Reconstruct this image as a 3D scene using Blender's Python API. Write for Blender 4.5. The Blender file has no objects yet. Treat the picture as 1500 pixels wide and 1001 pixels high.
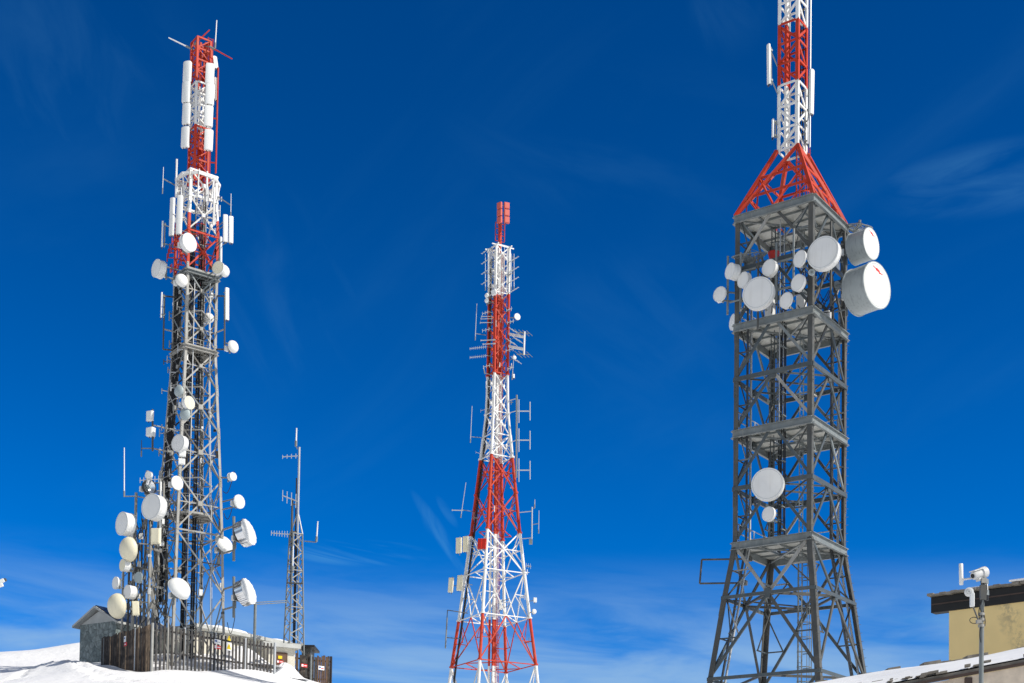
import bpy, math, random
import numpy as np
from mathutils import Vector
random.seed(7)
R = math.radians
scene = bpy.context.scene
COL = scene.collection

# ------------------------------------------------------------------ camera (50 mm shift lens)
F = 2083.0
ROLL, PITCH = R(0.82), R(2.3)
HOR = 1300.0
CY = HOR - F * math.tan(PITCH)
r_ = Vector((1, 0, 0)); f_ = Vector((0, math.cos(PITCH), math.sin(PITCH))); u_ = Vector((0, -math.sin(PITCH), math.cos(PITCH)))
r2 = r_ * math.cos(ROLL) + u_ * math.sin(ROLL)
u2 = u_ * math.cos(ROLL) - r_ * math.sin(ROLL)
cam_d = bpy.data.cameras.new('camera'); cam = bpy.data.objects.new('camera', cam_d); COL.objects.link(cam)
cam_d.sensor_width = 36; cam_d.lens = 36 * F / 1500; cam_d.shift_y = (CY - 500.5) / 1500
cam_d.clip_start = 0.1; cam_d.clip_end = 9000
m = cam.matrix_world.copy()
for i in range(3):
    m[i][0] = r2[i]; m[i][1] = u2[i]; m[i][2] = -f_[i]; m[i][3] = 0
cam.matrix_world = m
scene.camera = cam


def P(px, py, Y):
    """point at world depth Y seen at photo pixel px, py"""
    d = f_ + r2 * ((px - 750) / F) + u2 * ((CY - py) / F)
    return d * (Y / d.y)


def S(px, Y): return px * Y / F

# ------------------------------------------------------------------ mesh builder
ORI = {}


class MB:
    def __init__(s): s.v = []; s.f = []; s.m = []; s.sm = []

    def add(s, vs, fs, m=0, smooth=False):
        o = len(s.v); s.v += [Vector(v) for v in vs]
        for f in fs:
            s.f.append([o + i for i in f]); s.m.append(m); s.sm.append(smooth)

    def box(s, c, ex, ey, ez, m=0):
        c = Vector(c); vs = [c + ex * a + ey * b + ez * d for d in (-1, 1) for b in (-1, 1) for a in (-1, 1)]
        s.add(vs, [(0, 2, 3, 1), (4, 5, 7, 6), (0, 1, 5, 4), (2, 6, 7, 3), (0, 4, 6, 2), (1, 3, 7, 5)], m)

    def bx(s, x0, x1, y0, y1, z0, z1, m=0):
        s.box(((x0 + x1) / 2, (y0 + y1) / 2, (z0 + z1) / 2), Vector(((x1 - x0) / 2, 0, 0)), Vector((0, (y1 - y0) / 2, 0)), Vector((0, 0, (z1 - z0) / 2)), m)

    def bar(s, p, q, w, h=None, m=0, side=None):
        p = Vector(p); q = Vector(q); d = q - p
        if d.length < 1e-5: return
        h = h or w; d.normalize()
        a = Vector(side) if side is not None else (Vector((0, 0, 1)) if abs(d.z) < .9 else Vector((1, 0, 0)))
        a = a - d * a.dot(d)
        if a.length < 1e-4: a = d.orthogonal()
        a.normalize(); b = d.cross(a)
        s.box((p + q) / 2, a * (w / 2), b * (h / 2), (q - p) / 2, m)

    def angle(s, p, q, w, n1, n2, t=.02, m=0):
        """steel angle: two flanges along n1 and n2 from the line p-q"""
        p = Vector(p); q = Vector(q); n1 = Vector(n1).normalized(); n2 = Vector(n2).normalized()
        s.box((p + q) / 2 + n1 * (w / 2) + n2 * (t / 2), n1 * (w / 2), n2 * (t / 2), (q - p) / 2, m)
        s.box((p + q) / 2 + n2 * (w / 2 + t / 2) + n1 * (t / 2), n1 * (t / 2), n2 * (w / 2 - t / 2), (q - p) / 2, m)

    def tube(s, p, q, r, n=8, m=0, rb=None, smooth=True):
        p = Vector(p); q = Vector(q); d = (q - p)
        if d.length < 1e-5: return
        d.normalize(); a = d.orthogonal().normalized(); b = d.cross(a); rb = r if rb is None else rb
        vs = []
        for (c, rr) in ((p, r), (q, rb)):
            for i in range(n):
                t = 2 * math.pi * i / n; vs.append(c + (a * math.cos(t) + b * math.sin(t)) * rr)
        s.add(vs, [(i, (i + 1) % n, n + (i + 1) % n, n + i) for i in range(n)], m, smooth)
        s.add(vs[:n], [list(range(n))[::-1]], m); s.add(vs[n:], [list(range(n))], m)

    def path(s, pts, r, n=6, m=0):
        for a, b in zip(pts[:-1], pts[1:]): s.tube(a, b, r, n, m)

    def lathe(s, o, ax, prof, n=36, m=0, smooth=True, mod=None):
        """prof: (radius, distance along ax)"""
        o = Vector(o); ax = Vector(ax).normalized()
        a = Vector((0, 0, 1)) - ax * ax.z
        a = a.normalized() if a.length > .01 else Vector((1, 0, 0))
        b = ax.cross(a); vs = []; fs = []
        for (r, t) in prof:
            for i in range(n):
                th = 2 * math.pi * i / n; rr = r * (mod(th) if mod else 1)
                vs.append(o + ax * t + (a * math.cos(th) + b * math.sin(th)) * max(rr, 1e-4))
        for k in range(len(prof) - 1):
            for i in range(n):
                j = (i + 1) % n; fs.append((k * n + i, (k + 1) * n + i, (k + 1) * n + j, k * n + j))
        s.add(vs, fs, m, smooth)

    def build(s, name, mats, parent=None, label=None, bevel=0, sharp=None):
        me = bpy.data.meshes.new(name)
        o3 = ORI.get(parent.name, Vector((0, 0, 0))) if parent else None
        ob = bpy.data.objects.new(name, me)
        if parent is None:
            n = len(s.v); xs = sum((v.x for v in s.v)) / n; ys = sum((v.y for v in s.v)) / n; zs = min(v.z for v in s.v)
            o3 = Vector((xs, ys, zs)); ob.location = o3
        COL.objects.link(ob); ORI[ob.name] = o3
        me.from_pydata([tuple(v - o3) for v in s.v], [], s.f)
        mats = mats if isinstance(mats, (list, tuple)) else [mats]
        for mm in mats: me.materials.append(mm)
        me.polygons.foreach_set('material_index', s.m); me.polygons.foreach_set('use_smooth', s.sm)
        me.update()
        if any(s.sm): me.set_sharp_from_angle(angle=R(40))
        if bevel:
            md = ob.modifiers.new('b', 'BEVEL'); md.width = bevel; md.segments = 2; md.limit_method = 'ANGLE'
        if parent: ob.parent = parent
        if label: ob['label'] = label
        return ob


def tag(o, label=None, cat=None, group=None, kind=None):
    if label: o['label'] = label
    if cat: o['category'] = cat
    if group: o['group'] = group
    if kind: o['kind'] = kind
    return o


def thing(name, label, cat, loc, group=None):
    e = bpy.data.objects.new(name, None); e.empty_display_size = .3; COL.objects.link(e)
    e.location = loc; ORI[e.name] = Vector(loc)
    return tag(e, label, cat, group)


# ------------------------------------------------------------------ materials
def mat(name, col, rough=.5, metal=0., var=.12, scale=3., bump=0., dirt=None, dirt_amt=.3, dscale=1.5, spec=.3):
    M = bpy.data.materials.new(name); M.use_nodes = True
    nt = M.node_tree; N = nt.nodes; L = nt.links; bs = N['Principled BSDF']
    bs.inputs['Roughness'].default_value = rough; bs.inputs['Metallic'].default_value = metal
    tc = N.new('ShaderNodeTexCoord'); no = N.new('ShaderNodeTexNoise'); no.inputs['Scale'].default_value = scale; no.inputs['Detail'].default_value = 5
    L.new(tc.outputs['Object'], no.inputs['Vector'])
    mr = N.new('ShaderNodeMapRange'); mr.inputs[1].default_value = .25; mr.inputs[2].default_value = .75; mr.inputs[3].default_value = 1 - var; mr.inputs[4].default_value = 1 + var
    L.new(no.outputs['Fac'], mr.inputs[0])
    mx = N.new('ShaderNodeMix'); mx.data_type = 'RGBA'; mx.blend_type = 'MULTIPLY'; mx.inputs[0].default_value = 1
    mx.inputs[6].default_value = (*col, 1); L.new(mr.outputs[0], mx.inputs[7])
    out = mx.outputs[2]
    if dirt:
        n2 = N.new('ShaderNodeTexNoise'); n2.inputs['Scale'].default_value = dscale; n2.inputs['Detail'].default_value = 8; n2.inputs['Roughness'].default_value = .65
        L.new(tc.outputs['Object'], n2.inputs['Vector'])
        m2 = N.new('ShaderNodeMapRange'); m2.inputs[1].default_value = .5; m2.inputs[2].default_value = .72; m2.inputs[3].default_value = 0; m2.inputs[4].default_value = dirt_amt
        L.new(n2.outputs['Fac'], m2.inputs[0])
        x2 = N.new('ShaderNodeMix'); x2.data_type = 'RGBA'; L.new(m2.outputs[0], x2.inputs[0]); L.new(out, x2.inputs[6]); x2.inputs[7].default_value = (*dirt, 1)
        out = x2.outputs[2]
    L.new(out, bs.inputs['Base Color'])
    if bump:
        bp = N.new('ShaderNodeBump'); bp.inputs['Strength'].default_value = bump; bp.inputs['Distance'].default_value = .03
        L.new(no.outputs['Fac'], bp.inputs['Height']); L.new(bp.outputs[0], bs.inputs['Normal'])
    bs.inputs['Specular IOR Level'].default_value = spec
    return M


RUST = (.16, .09, .045)
STEEL = mat('galvanised_steel', (.33, .33, .31), .5, .0, .18, 2.0, dirt=(.26, .21, .14), dirt_amt=.3)
DSTEEL = mat('grey_painted_steel', (.078, .082, .08), .55, .0, .2, 1.6, dirt=(.22, .18, .12), dirt_amt=.3, dscale=.9)
BSTEEL = mat('cool_grey_steel', (.085, .102, .108), .4, .25, .25, 1.8, dirt=(.20, .19, .17), dirt_amt=.3, dscale=1.1)
GIRT = mat('zinc_steel', (.185, .21, .215), .45, .0, .2, 2.5, dirt=(.2, .18, .14), dirt_amt=.3)
RED = mat('red_paint', (.50, .037, .012), .6, 0, .2, 2.5, dirt=(.40, .12, .07), dirt_amt=.6)
WHT = mat('white_paint', (.78, .78, .76), .45, 0, .07, 2.5, dirt=(.5, .47, .42), dirt_amt=.35)
RADOME = mat('radome_white', (.78, .78, .755), .45, 0, .03, 1.2, dirt=(.66, .65, .58), dirt_amt=.3, dscale=1.0)
CREAM = mat('cream_radome', (.77, .72, .54), .45, 0, .04, 1.2, dirt=(.55, .52, .42), dirt_amt=.3)
DGREY = mat('grey_radome', (.34, .40, .41), .45, 0, .06, 1.2)
SHROUD = mat('shroud_white', (.74, .75, .74), .4, 0, .05, 1.6, dirt=(.55, .55, .52), dirt_amt=.3)
GSHROUD = mat('shroud_grey', (.34, .38, .39), .35, .0, .10, 1.2, dirt=(.3, .33, .33), dirt_amt=.5)
CHROME = mat('polished_aluminium', (.7, .72, .74), .13, 1., .06, 2)
PANEL = mat('panel_fibreglass', (.78, .79, .77), .38, 0, .03, 1.5)
PINK = mat('faded_red_fibreglass', (.60, .13, .10), .5, 0, .08, 2)
DRED = mat('dark_red_paint', (.50, .025, .015), .4, 0, .08, 2)
BLACK = mat('black_cable', (.018, .019, .021), .5, 0, .2, 6)
CABLE = mat('dark_cable_sleeve', (.05, .055, .06), .35, 0, .25, 4)
PLATE = mat('platform_plate', (.58, .585, .54), .5, .0, .08, 1.2, dirt=(.36, .36, .32), dirt_amt=.5)
ALU = mat('bare_aluminium', (.5, .52, .53), .4, .3, .08, 4)
SIGNRED = mat('sign_red', (.62, .03, .035), .5, 0, .04, 5)
SIGNWHT = mat('sign_white', (.8, .8, .8), .5, 0, .04, 5)
SIGNBLUE = mat('sign_blue', (.03, .09, .3), .5, 0, .04, 5)
SIGNYEL = mat('sign_yellow', (.80, .58, .02), .5, 0, .04, 5)
BOLT = mat('red_flash', (.62, .03, .03), .5, 0, .04, 5)
DOOR = mat('brown_door', (.13, .075, .05), .5, 0, .12, 6)
SNOWCAP = mat('roof_snow', (.85, .87, .90), .6, 0, .05, 2, bump=.4)
WOOD_D = mat('weathered_dark_wood', (.036, .030, .026), .8, 0, .5, 5, bump=.5, dirt=(.22, .18, .14), dirt_amt=.5, dscale=2.6)
WOOD_G = mat('weathered_grey_wood', (.045, .045, .047), .8, 0, .4, 5, bump=.4, dirt=(.14, .11, .08), dirt_amt=.35, dscale=2.2)
BOARD = mat('pale_fascia_board', (.74, .62, .48), .7, 0, .22, 4, bump=.3, dirt=(.32, .24, .17), dirt_amt=.5, dscale=1.5)
FASCIA = mat('black_fascia', (.018, .018, .018), .55, 0, .25, 3)
SLABST = mat('roof_slab_stone', (.24, .215, .18), .8, 0, .4, 3, bump=.6, dirt=(.33, .30, .24), dirt_amt=.6)
CONC = mat('pale_render', (.60, .57, .48), .75, 0, .1, 2, dirt=(.42, .39, .32), dirt_amt=.4)
LGREY = mat('pale_grey_board', (.46, .47, .45), .7, 0, .12, 2)
GUTTER = mat('brown_gutter', (.075, .05, .04), .5, 0, .2, 3)
DARKIN = mat('dark_recess', (.02, .021, .023), .6)


def streaks(M, col, amt, sx=9., sz=.7):
    nt = M.node_tree; N = nt.nodes; L = nt.links; bs = N['Principled BSDF']; src = bs.inputs['Base Color'].links[0].from_socket
    tc = N.new('ShaderNodeTexCoord'); mp = N.new('ShaderNodeMapping'); mp.inputs['Scale'].default_value = (sx, sx, sz); L.new(tc.outputs['Object'], mp.inputs[0])
    no = N.new('ShaderNodeTexNoise'); no.inputs['Scale'].default_value = 1; no.inputs['Detail'].default_value = 6; L.new(mp.outputs[0], no.inputs['Vector'])
    mr = N.new('ShaderNodeMapRange'); mr.inputs[1].default_value = .5; mr.inputs[2].default_value = .75; mr.inputs[3].default_value = 0; mr.inputs[4].default_value = amt; L.new(no.outputs['Fac'], mr.inputs[0])
    mx = N.new('ShaderNodeMix'); mx.data_type = 'RGBA'; L.new(mr.outputs[0], mx.inputs[0]); L.new(src, mx.inputs[6]); mx.inputs[7].default_value = (*col, 1); L.new(mx.outputs[2], bs.inputs['Base Color'])


for M_, c_, a_ in ((RADOME, (.55, .53, .47), .22), (SHROUD, (.42, .40, .35), .4), (CREAM, (.42, .38, .28), .3), (PANEL, (.5, .49, .44), .25), (GSHROUD, (.12, .13, .13), .45), (DSTEEL, (.17, .145, .11), .4), (STEEL, (.20, .15, .09), .5), (GIRT, (.32, .31, .28), .4), (WHT, (.42, .36, .28), .5), (RED, (.28, .05, .025), .5), (PLATE, (.3, .28, .23), .5)): streaks(M_, c_, a_)


def wall_mat():
    M = mat('yellow_render', (.88, .67, .31), .8, 0, .06, 1.3, bump=.15)
    nt = M.node_tree; N = nt.nodes; L = nt.links; bs = N['Principled BSDF']
    src = bs.inputs['Base Color'].links[0].from_socket
    tc = N.new('ShaderNodeTexCoord')
    # blotchy grey stain running down the plaster (object space: x along the wall, z up)
    sp = N.new('ShaderNodeSeparateXYZ'); L.new(tc.outputs['Object'], sp.inputs[0])
    n0 = N.new('ShaderNodeTexNoise'); n0.inputs['Scale'].default_value = 1.2; n0.inputs['Detail'].default_value = 6; L.new(tc.outputs['Object'], n0.inputs['Vector'])
    wob = N.new('ShaderNodeMath'); wob.operation = 'MULTIPLY_ADD'; L.new(n0.outputs['Fac'], wob.inputs[0]); wob.inputs[1].default_value = .9; L.new(sp.outputs['X'], wob.inputs[2])
    d = N.new('ShaderNodeMath'); d.operation = 'MULTIPLY_ADD'; L.new(sp.outputs['Z'], d.inputs[0]); d.inputs[1].default_value = .22; d.inputs[2].default_value = STAIN_X
    df = N.new('ShaderNodeMath'); df.operation = 'ADD'; L.new(wob.outputs[0], df.inputs[0]); L.new(d.outputs[0], df.inputs[1])
    ab = N.new('ShaderNodeMath'); ab.operation = 'ABSOLUTE'; L.new(df.outputs[0], ab.inputs[0])
    rg = N.new('ShaderNodeMapRange'); rg.inputs[1].default_value = .0; rg.inputs[2].default_value = .26; rg.inputs[3].default_value = 1; rg.inputs[4].default_value = 0; L.new(ab.outputs[0], rg.inputs[0])
    n1 = N.new('ShaderNodeTexNoise'); n1.inputs['Scale'].default_value = 4; n1.inputs['Detail'].default_value = 9; n1.inputs['Roughness'].default_value = .7; L.new(tc.outputs['Object'], n1.inputs['Vector'])
    r1 = N.new('ShaderNodeMapRange'); r1.inputs[1].default_value = .46; r1.inputs[2].default_value = .60; r1.inputs[3].default_value = .0; r1.inputs[4].default_value = .8; L.new(n1.outputs['Fac'], r1.inputs[0])
    mu = N.new('ShaderNodeMath'); mu.operation = 'MULTIPLY'; L.new(rg.outputs[0], mu.inputs[0]); L.new(r1.outputs[0], mu.inputs[1])
    mx = N.new('ShaderNodeMix'); mx.data_type = 'RGBA'; L.new(mu.outputs[0], mx.inputs[0]); L.new(src, mx.inputs[6]); mx.inputs[7].default_value = (.26, .23, .17, 1)
    L.new(mx.outputs[2], bs.inputs['Base Color'])
    return M


def slate_mat():
    M = bpy.data.materials.new('slate_cladding'); M.use_nodes = True
    nt = M.node_tree; N = nt.nodes; L = nt.links; bs = N['Principled BSDF']; bs.inputs['Roughness'].default_value = .7
    tc = N.new('ShaderNodeTexCoord'); mp = N.new('ShaderNodeMapping'); mp.inputs['Scale'].default_value = (4.2, 4.2, 2.6); L.new(tc.outputs['Object'], mp.inputs[0])
    vo = N.new('ShaderNodeTexVoronoi'); vo.inputs['Scale'].default_value = 1; L.new(mp.outputs[0], vo.inputs['Vector'])
    cr = N.new('ShaderNodeValToRGB'); cr.color_ramp.elements[0].color = (.13, .165, .165, 1); cr.color_ramp.elements[1].color = (.27, .31, .30, 1)
    sp = N.new('ShaderNodeSeparateColor'); L.new(vo.outputs['Color'], sp.inputs[0]); L.new(sp.outputs[0], cr.inputs[0])
    no = N.new('ShaderNodeTexNoise'); no.inputs['Scale'].default_value = 5; no.inputs['Detail'].default_value = 8; L.new(tc.outputs['Object'], no.inputs['Vector'])
    mx = N.new('ShaderNodeMix'); mx.data_type = 'RGBA'; mx.blend_type = 'OVERLAY'; mx.inputs[0].default_value = .7; L.new(cr.outputs[0], mx.inputs[6]); L.new(no.outputs['Fac'], mx.inputs[7])
    v2 = N.new('ShaderNodeTexVoronoi'); v2.feature = 'DISTANCE_TO_EDGE'; v2.inputs['Scale'].default_value = 1; L.new(mp.outputs[0], v2.inputs['Vector'])
    mr = N.new('ShaderNodeMapRange'); mr.inputs[1].default_value = 0; mr.inputs[2].default_value = .05; mr.inputs[3].default_value = .45; mr.inputs[4].default_value = 1; L.new(v2.outputs['Distance'], mr.inputs[0])
    m2 = N.new('ShaderNodeMix'); m2.data_type = 'RGBA'; m2.blend_type = 'MULTIPLY'; m2.inputs[0].default_value = 1; L.new(mx.outputs[2], m2.inputs[6]); L.new(mr.outputs[0], m2.inputs[7])
    L.new(m2.outputs[2], bs.inputs['Base Color'])
    bp = N.new('ShaderNodeBump'); bp.inputs['Strength'].default_value = .6; bp.inputs['Distance'].default_value = .05; L.new(mr.outputs[0], bp.inputs['Height']); L.new(bp.outputs[0], bs.inputs['Normal'])
    return M


def snow_mat():
    M = bpy.data.materials.new('snow'); M.use_nodes = True
    nt = M.node_tree; N = nt.nodes; L = nt.links; bs = N['Principled BSDF']
    bs.inputs['Base Color'].default_value = (.86, .87, .89, 1); bs.inputs['Roughness'].default_value = .55
    tc = N.new('ShaderNodeTexCoord'); no = N.new('ShaderNodeTexNoise'); no.inputs['Scale'].default_value = .9; no.inputs['Detail'].default_value = 9; no.inputs['Roughness'].default_value = .6
    L.new(tc.outputs['Object'], no.inputs['Vector'])
    n2 = N.new('ShaderNodeTexNoise'); n2.inputs['Scale'].default_value = 7; n2.inputs['Detail'].default_value = 6; mp = N.new('ShaderNodeMapping'); mp.inputs['Scale'].default_value = (.5, 1.6, 1); mp.inputs['Rotation'].default_value = (0, 0, .5); L.new(tc.outputs['Object'], mp.inputs[0]); L.new(mp.outputs[0], n2.inputs['Vector'])
    ad = N.new('ShaderNodeMath'); ad.operation = 'MULTIPLY_ADD'; L.new(n2.outputs['Fac'], ad.inputs[0]); ad.inputs[1].default_value = .22; L.new(no.outputs['Fac'], ad.inputs[2])
    bp = N.new('ShaderNodeBump'); bp.inputs['Strength'].default_value = .5; bp.inputs['Distance'].default_value = .3
    L.new(ad.outputs[0], bp.inputs['Height']); L.new(bp.outputs[0], bs.inputs['Normal'])
    return M


SNOW = snow_mat(); SLATE = slate_mat()

# ------------------------------------------------------------------ light and sky
SUN_AZ, SUN_EL = R(21), R(41)      # azimuth from +X towards the camera
tosun = Vector((math.cos(SUN_AZ) * math.cos(SUN_EL), -math.sin(SUN_AZ) * math.cos(SUN_EL), math.sin(SUN_EL)))
sd = bpy.data.lights.new('sun', 'SUN'); sd.energy = 4.9; sd.angle = R(.53); sd.color = (1, .94, .85)
so = bpy.data.objects.new('sun', sd); COL.objects.link(so); so.rotation_euler = tosun.to_track_quat('Z', 'Y').to_euler(); so.location = (0, 0, 200)


def build_world():
    w = bpy.data.worlds.new('World'); scene.world = w; w.use_nodes = True
    nt = w.node_tree; N = nt.nodes; L = nt.links; bg = N['Background']; bg.inputs['Strength'].default_value = .12
    sk = N.new('ShaderNodeTexSky'); sk.sky_type = 'NISHITA'; sk.sun_disc = False
    sk.sun_elevation = SUN_EL; sk.sun_rotation = math.atan2(tosun.x, tosun.y)
    sk.altitude = 2200; sk.air_density = 1.0; sk.dust_density = 0.0; sk.ozone_density = 4.0
    tc = N.new('ShaderNodeTexCoord')
    nrm = N.new('ShaderNodeVectorMath'); nrm.operation = 'NORMALIZE'; L.new(tc.outputs['Generated'], nrm.inputs[0])
    sp = N.new('ShaderNodeSeparateXYZ'); L.new(nrm.outputs[0], sp.inputs[0])

    def ramp(src, a, b, c, d):
        r = N.new('ShaderNodeMapRange'); r.interpolation_type = 'SMOOTHSTEP'
        for i, x in enumerate((a, b, c, d)): r.inputs[i + 1].default_value = x
        L.new(src, r.inputs[0]); return r.outputs[0]

    def math2(op, a, b):
        r = N.new('ShaderNodeMath'); r.operation = op
        for i, x in enumerate((a, b)):
            if isinstance(x, (int, float)): r.inputs[i].default_value = x
            else: L.new(x, r.inputs[i])
        return r.outputs[0]
    # deep, clean high-mountain blue (a polariser was on the lens)
    hs = N.new('ShaderNodeHueSaturation'); hs.inputs['Saturation'].default_value = SKY_SAT; L.new(sk.outputs[0], hs.inputs['Color'])
    tint = N.new('ShaderNodeMix'); tint.data_type = 'RGBA'; tint.blend_type = 'MULTIPLY'; tint.inputs[0].default_value = 1
    L.new(hs.outputs[0], tint.inputs[6]); tint.inputs[7].default_value = SKY_TINT
    # darker towards the zenith, paler on the side behind the viewpoint and towards the sun
    grd = N.new('ShaderNodeMix'); grd.data_type = 'RGBA'; grd.blend_type = 'MULTIPLY'; grd.inputs[0].default_value = 1
    L.new(tint.outputs[2], grd.inputs[6]); L.new(ramp(sp.outputs['Z'], .10, .56, SKY_LOW, SKY_TOP), grd.inputs[7])
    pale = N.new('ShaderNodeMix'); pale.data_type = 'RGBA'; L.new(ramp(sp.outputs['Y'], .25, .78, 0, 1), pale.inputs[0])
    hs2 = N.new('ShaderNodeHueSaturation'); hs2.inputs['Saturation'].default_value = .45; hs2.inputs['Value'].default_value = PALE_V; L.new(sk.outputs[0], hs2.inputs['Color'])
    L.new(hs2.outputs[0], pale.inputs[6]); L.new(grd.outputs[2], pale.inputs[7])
    col = pale.outputs[2]

    def cloud(scale, rot, lo, hi, detail=7, seed=0.0, dist=.6):
        mp = N.new('ShaderNodeMapping'); mp.vector_type = 'TEXTURE'; mp.inputs['Scale'].default_value = tuple(1 / k for k in scale); mp.inputs['Rotation'].default_value = rot; mp.inputs['Location'].default_value = (seed, seed * .7, seed * 1.3)
        L.new(nrm.outputs[0], mp.inputs[0])
        n = N.new('ShaderNodeTexNoise'); n.inputs['Scale'].default_value = 1; n.inputs['Detail'].default_value = detail; n.inputs['Roughness'].default_value = .55; n.inputs['Distortion'].default_value = dist
        L.new(mp.outputs[0], n.inputs['Vector'])
        return ramp(n.outputs['Fac'], lo, hi, 0, 1)

    def spot(px, py, wx, wz, ang=0):
        d = P(px, py, 100).normalized(); ca, sa = math.cos(R(ang)), math.sin(R(ang))
        dx = math2('SUBTRACT', sp.outputs['X'], d.x); dz = math2('SUBTRACT', sp.outputs['Z'], d.z)
        ax = math2('MULTIPLY', math2('ADD', math2('MULTIPLY', dx, ca), math2('MULTIPLY', dz, sa)), 1 / wx)
        az = math2('MULTIPLY', math2('ADD', math2('MULTIPLY', dx, -sa), math2('MULTIPLY', dz, ca)), 1 / wz)
        q = math2('ADD', math2('MULTIPLY', ax, ax), math2('MULTIPLY', az, az))
        return ramp(q, 0, 1, 1, 0)
    z = sp.outputs['Z']
    # low bands of thin cirrus near the skyline
    low = math2('MULTIPLY', math2('MAXIMUM', cloud((4, 4, 30), (0, R(5), 0), .33, .65, seed=3.1, dist=.4), cloud((5, 5, 24), (0, R(-4), 0), .37, .69, seed=11.3, dist=.4)), ramp(z, .150, .236, 1, 0))
    low = math2('MULTIPLY', low, .74)
    haze = math2('MULTIPLY', ramp(z, .10, .20, 1, 0), .16)
    # faint veils higher up
    veil = math2('MULTIPLY', cloud((3, 3, 9), (0, R(-32), 0), .50, .85, seed=8.4), .05)
    veil = math2('MULTIPLY', veil, ramp(z, .2, .26, 0, 1))

    def wisp(scale, deg, seed, px, py, wx, wz, k, lo=.42, hi=.72, dist=.8, ang=0):
        return math2('MULTIPLY', math2('MULTIPLY', cloud(scale, (0, R(deg), 0), lo, hi, seed=seed, dist=dist), spot(px, py, wx, wz, ang)), k)
    ws = [wisp((14, 14, 30), 54, 1.7, 652, 792, .042, .0060, .40, .30, .80, 1.2, -54), wisp((14, 14, 30), 54, 7.3, 655, 750, .014, .004, .14, .34, .80, 1.2, -54), wisp((14, 14, 30), 54, 3.3, 630, 766, .012, .006, .26, .34, .80, 1.2, -70),
          wisp((8, 8, 40), -10, 5.2, 1455, 262, .08, .022, .15), wisp((8, 8, 34), -12, 3.2, 1440, 298, .05, .012, .18),
          wisp((7, 7, 26), 52, 6.6, 415, 440, .07, .07, .05), wisp((7, 7, 24), 55, 9.6, 90, 90, .10, .07, .05), wisp((8, 8, 24), 60, 4.6, 1068, 12, .03, .03, .06),
          wisp((6, 6, 60), 10, 2.6, 525, 810, .055, .010, .60), wisp((8, 8, 40), 6, 7.6, 1350, 915, .06, .025, .30), wisp((6, 6, 22), 35, 2.2, 940, 500, .09, .07, .04), wisp((6, 6, 22), 20, 8.2, 900, 240, .14, .06, .03)]
    hi = veil
    for k in ws: hi = math2('MAXIMUM', hi, k)
    m0 = N.new('ShaderNodeMix'); m0.data_type = 'RGBA'; L.new(hi, m0.inputs[0]); L.new(col, m0.inputs[6]); m0.inputs[7].default_value = WISP_COL
    f = math2('MINIMUM', math2('ADD', low, haze), .9)
    mx = N.new('ShaderNodeMix'); mx.data_type = 'RGBA'; L.new(f, mx.inputs[0]); L.new(m0.outputs[2], mx.inputs[6]); mx.inputs[7].default_value = CLOUD_COL
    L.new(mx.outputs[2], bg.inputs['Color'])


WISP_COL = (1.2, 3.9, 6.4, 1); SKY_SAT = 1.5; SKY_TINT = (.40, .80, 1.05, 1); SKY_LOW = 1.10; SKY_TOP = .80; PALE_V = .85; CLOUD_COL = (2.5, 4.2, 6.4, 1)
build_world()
scene.view_settings.view_transform = 'Standard'; scene.view_settings.look = 'None'
scene.view_settings.exposure = 0; scene.view_settings.gamma = 1

# ------------------------------------------------------------------ terrain
GC = [(0, 957, 101), (115, 942, 101), (60, 948, 101), (0, 986, 85.5), (60, 982, 88), (100, 976, 90), (0, 978, 92), (60, 974, 93.5), (105, 968, 95), (-200, 975, 98), (-500, 1040, 90), (150, 974, 87.5), (100, 981, 85), (223, 978, 79), (300, 982, 82), (403, 991, 87), (440, 996, 89), (485, 1004, 92), (560, 1032, 96),
      (283, 968, 85.5), (340, 968, 86.5), (210, 966, 85), (180, 965, 88), (420, 982, 94), (140, 958, 97), (100, 1003, 74), (250, 1010, 70), (400, 1020, 74), (0, 1022, 70), (-200, 1040, 70), (200, 1065, 50), (-100, 1070, 50), (-300, 1090, 50), (0, 1200, 22), (400, 1090, 50),
      (600, 1070, 70), (700, 1090, 130), (560, 1050, 130), (860, 1075, 130), (1155, 1085, 71), (900, 1090, 71), (1155, 1080, 110), (1500, 1080, 60), (1500, 1130, 30), (1200, 1140, 30), (1500, 1060, 45), (800, 1200, 30),
      (0, 1040, 140), (250, 1050, 140), (450, 1060, 140), (100, 1150, 220), (800, 1150, 220), (1400, 1120, 150), (1500, 1160, 220), (-500, 1150, 180)]
gp = [P(*g) for g in GC] + [Vector(v) for v in ((0, 0, -1.75), (15, 0, -1.75), (-15, 0, -1.75), (0, -40, -5), (40, -30, -5), (-40, -30, -5), (-70, 40, 3), (60, 20, -1), (80, 80, 6), (-90, 120, 5), (0, 12, -.6))]
GX = np.array([(p.x, p.y) for p in gp]); GZ = np.array([p.z for p in gp])


def tps(a, b):
    r2_ = ((a[:, None, :] - b[None, :, :]) ** 2).sum(-1); return .5 * r2_ * np.log(r2_ + 1e-9)


n_ = len(GX); A = np.zeros((n_ + 3, n_ + 3)); A[:n_, :n_] = tps(GX, GX) + np.eye(n_) * 2.0
A[:n_, n_] = 1; A[:n_, n_ + 1:] = GX; A[n_:, :n_] = A[:n_, n_:].T
W_ = np.linalg.solve(A, np.concatenate([GZ, [0, 0, 0]]))


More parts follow.
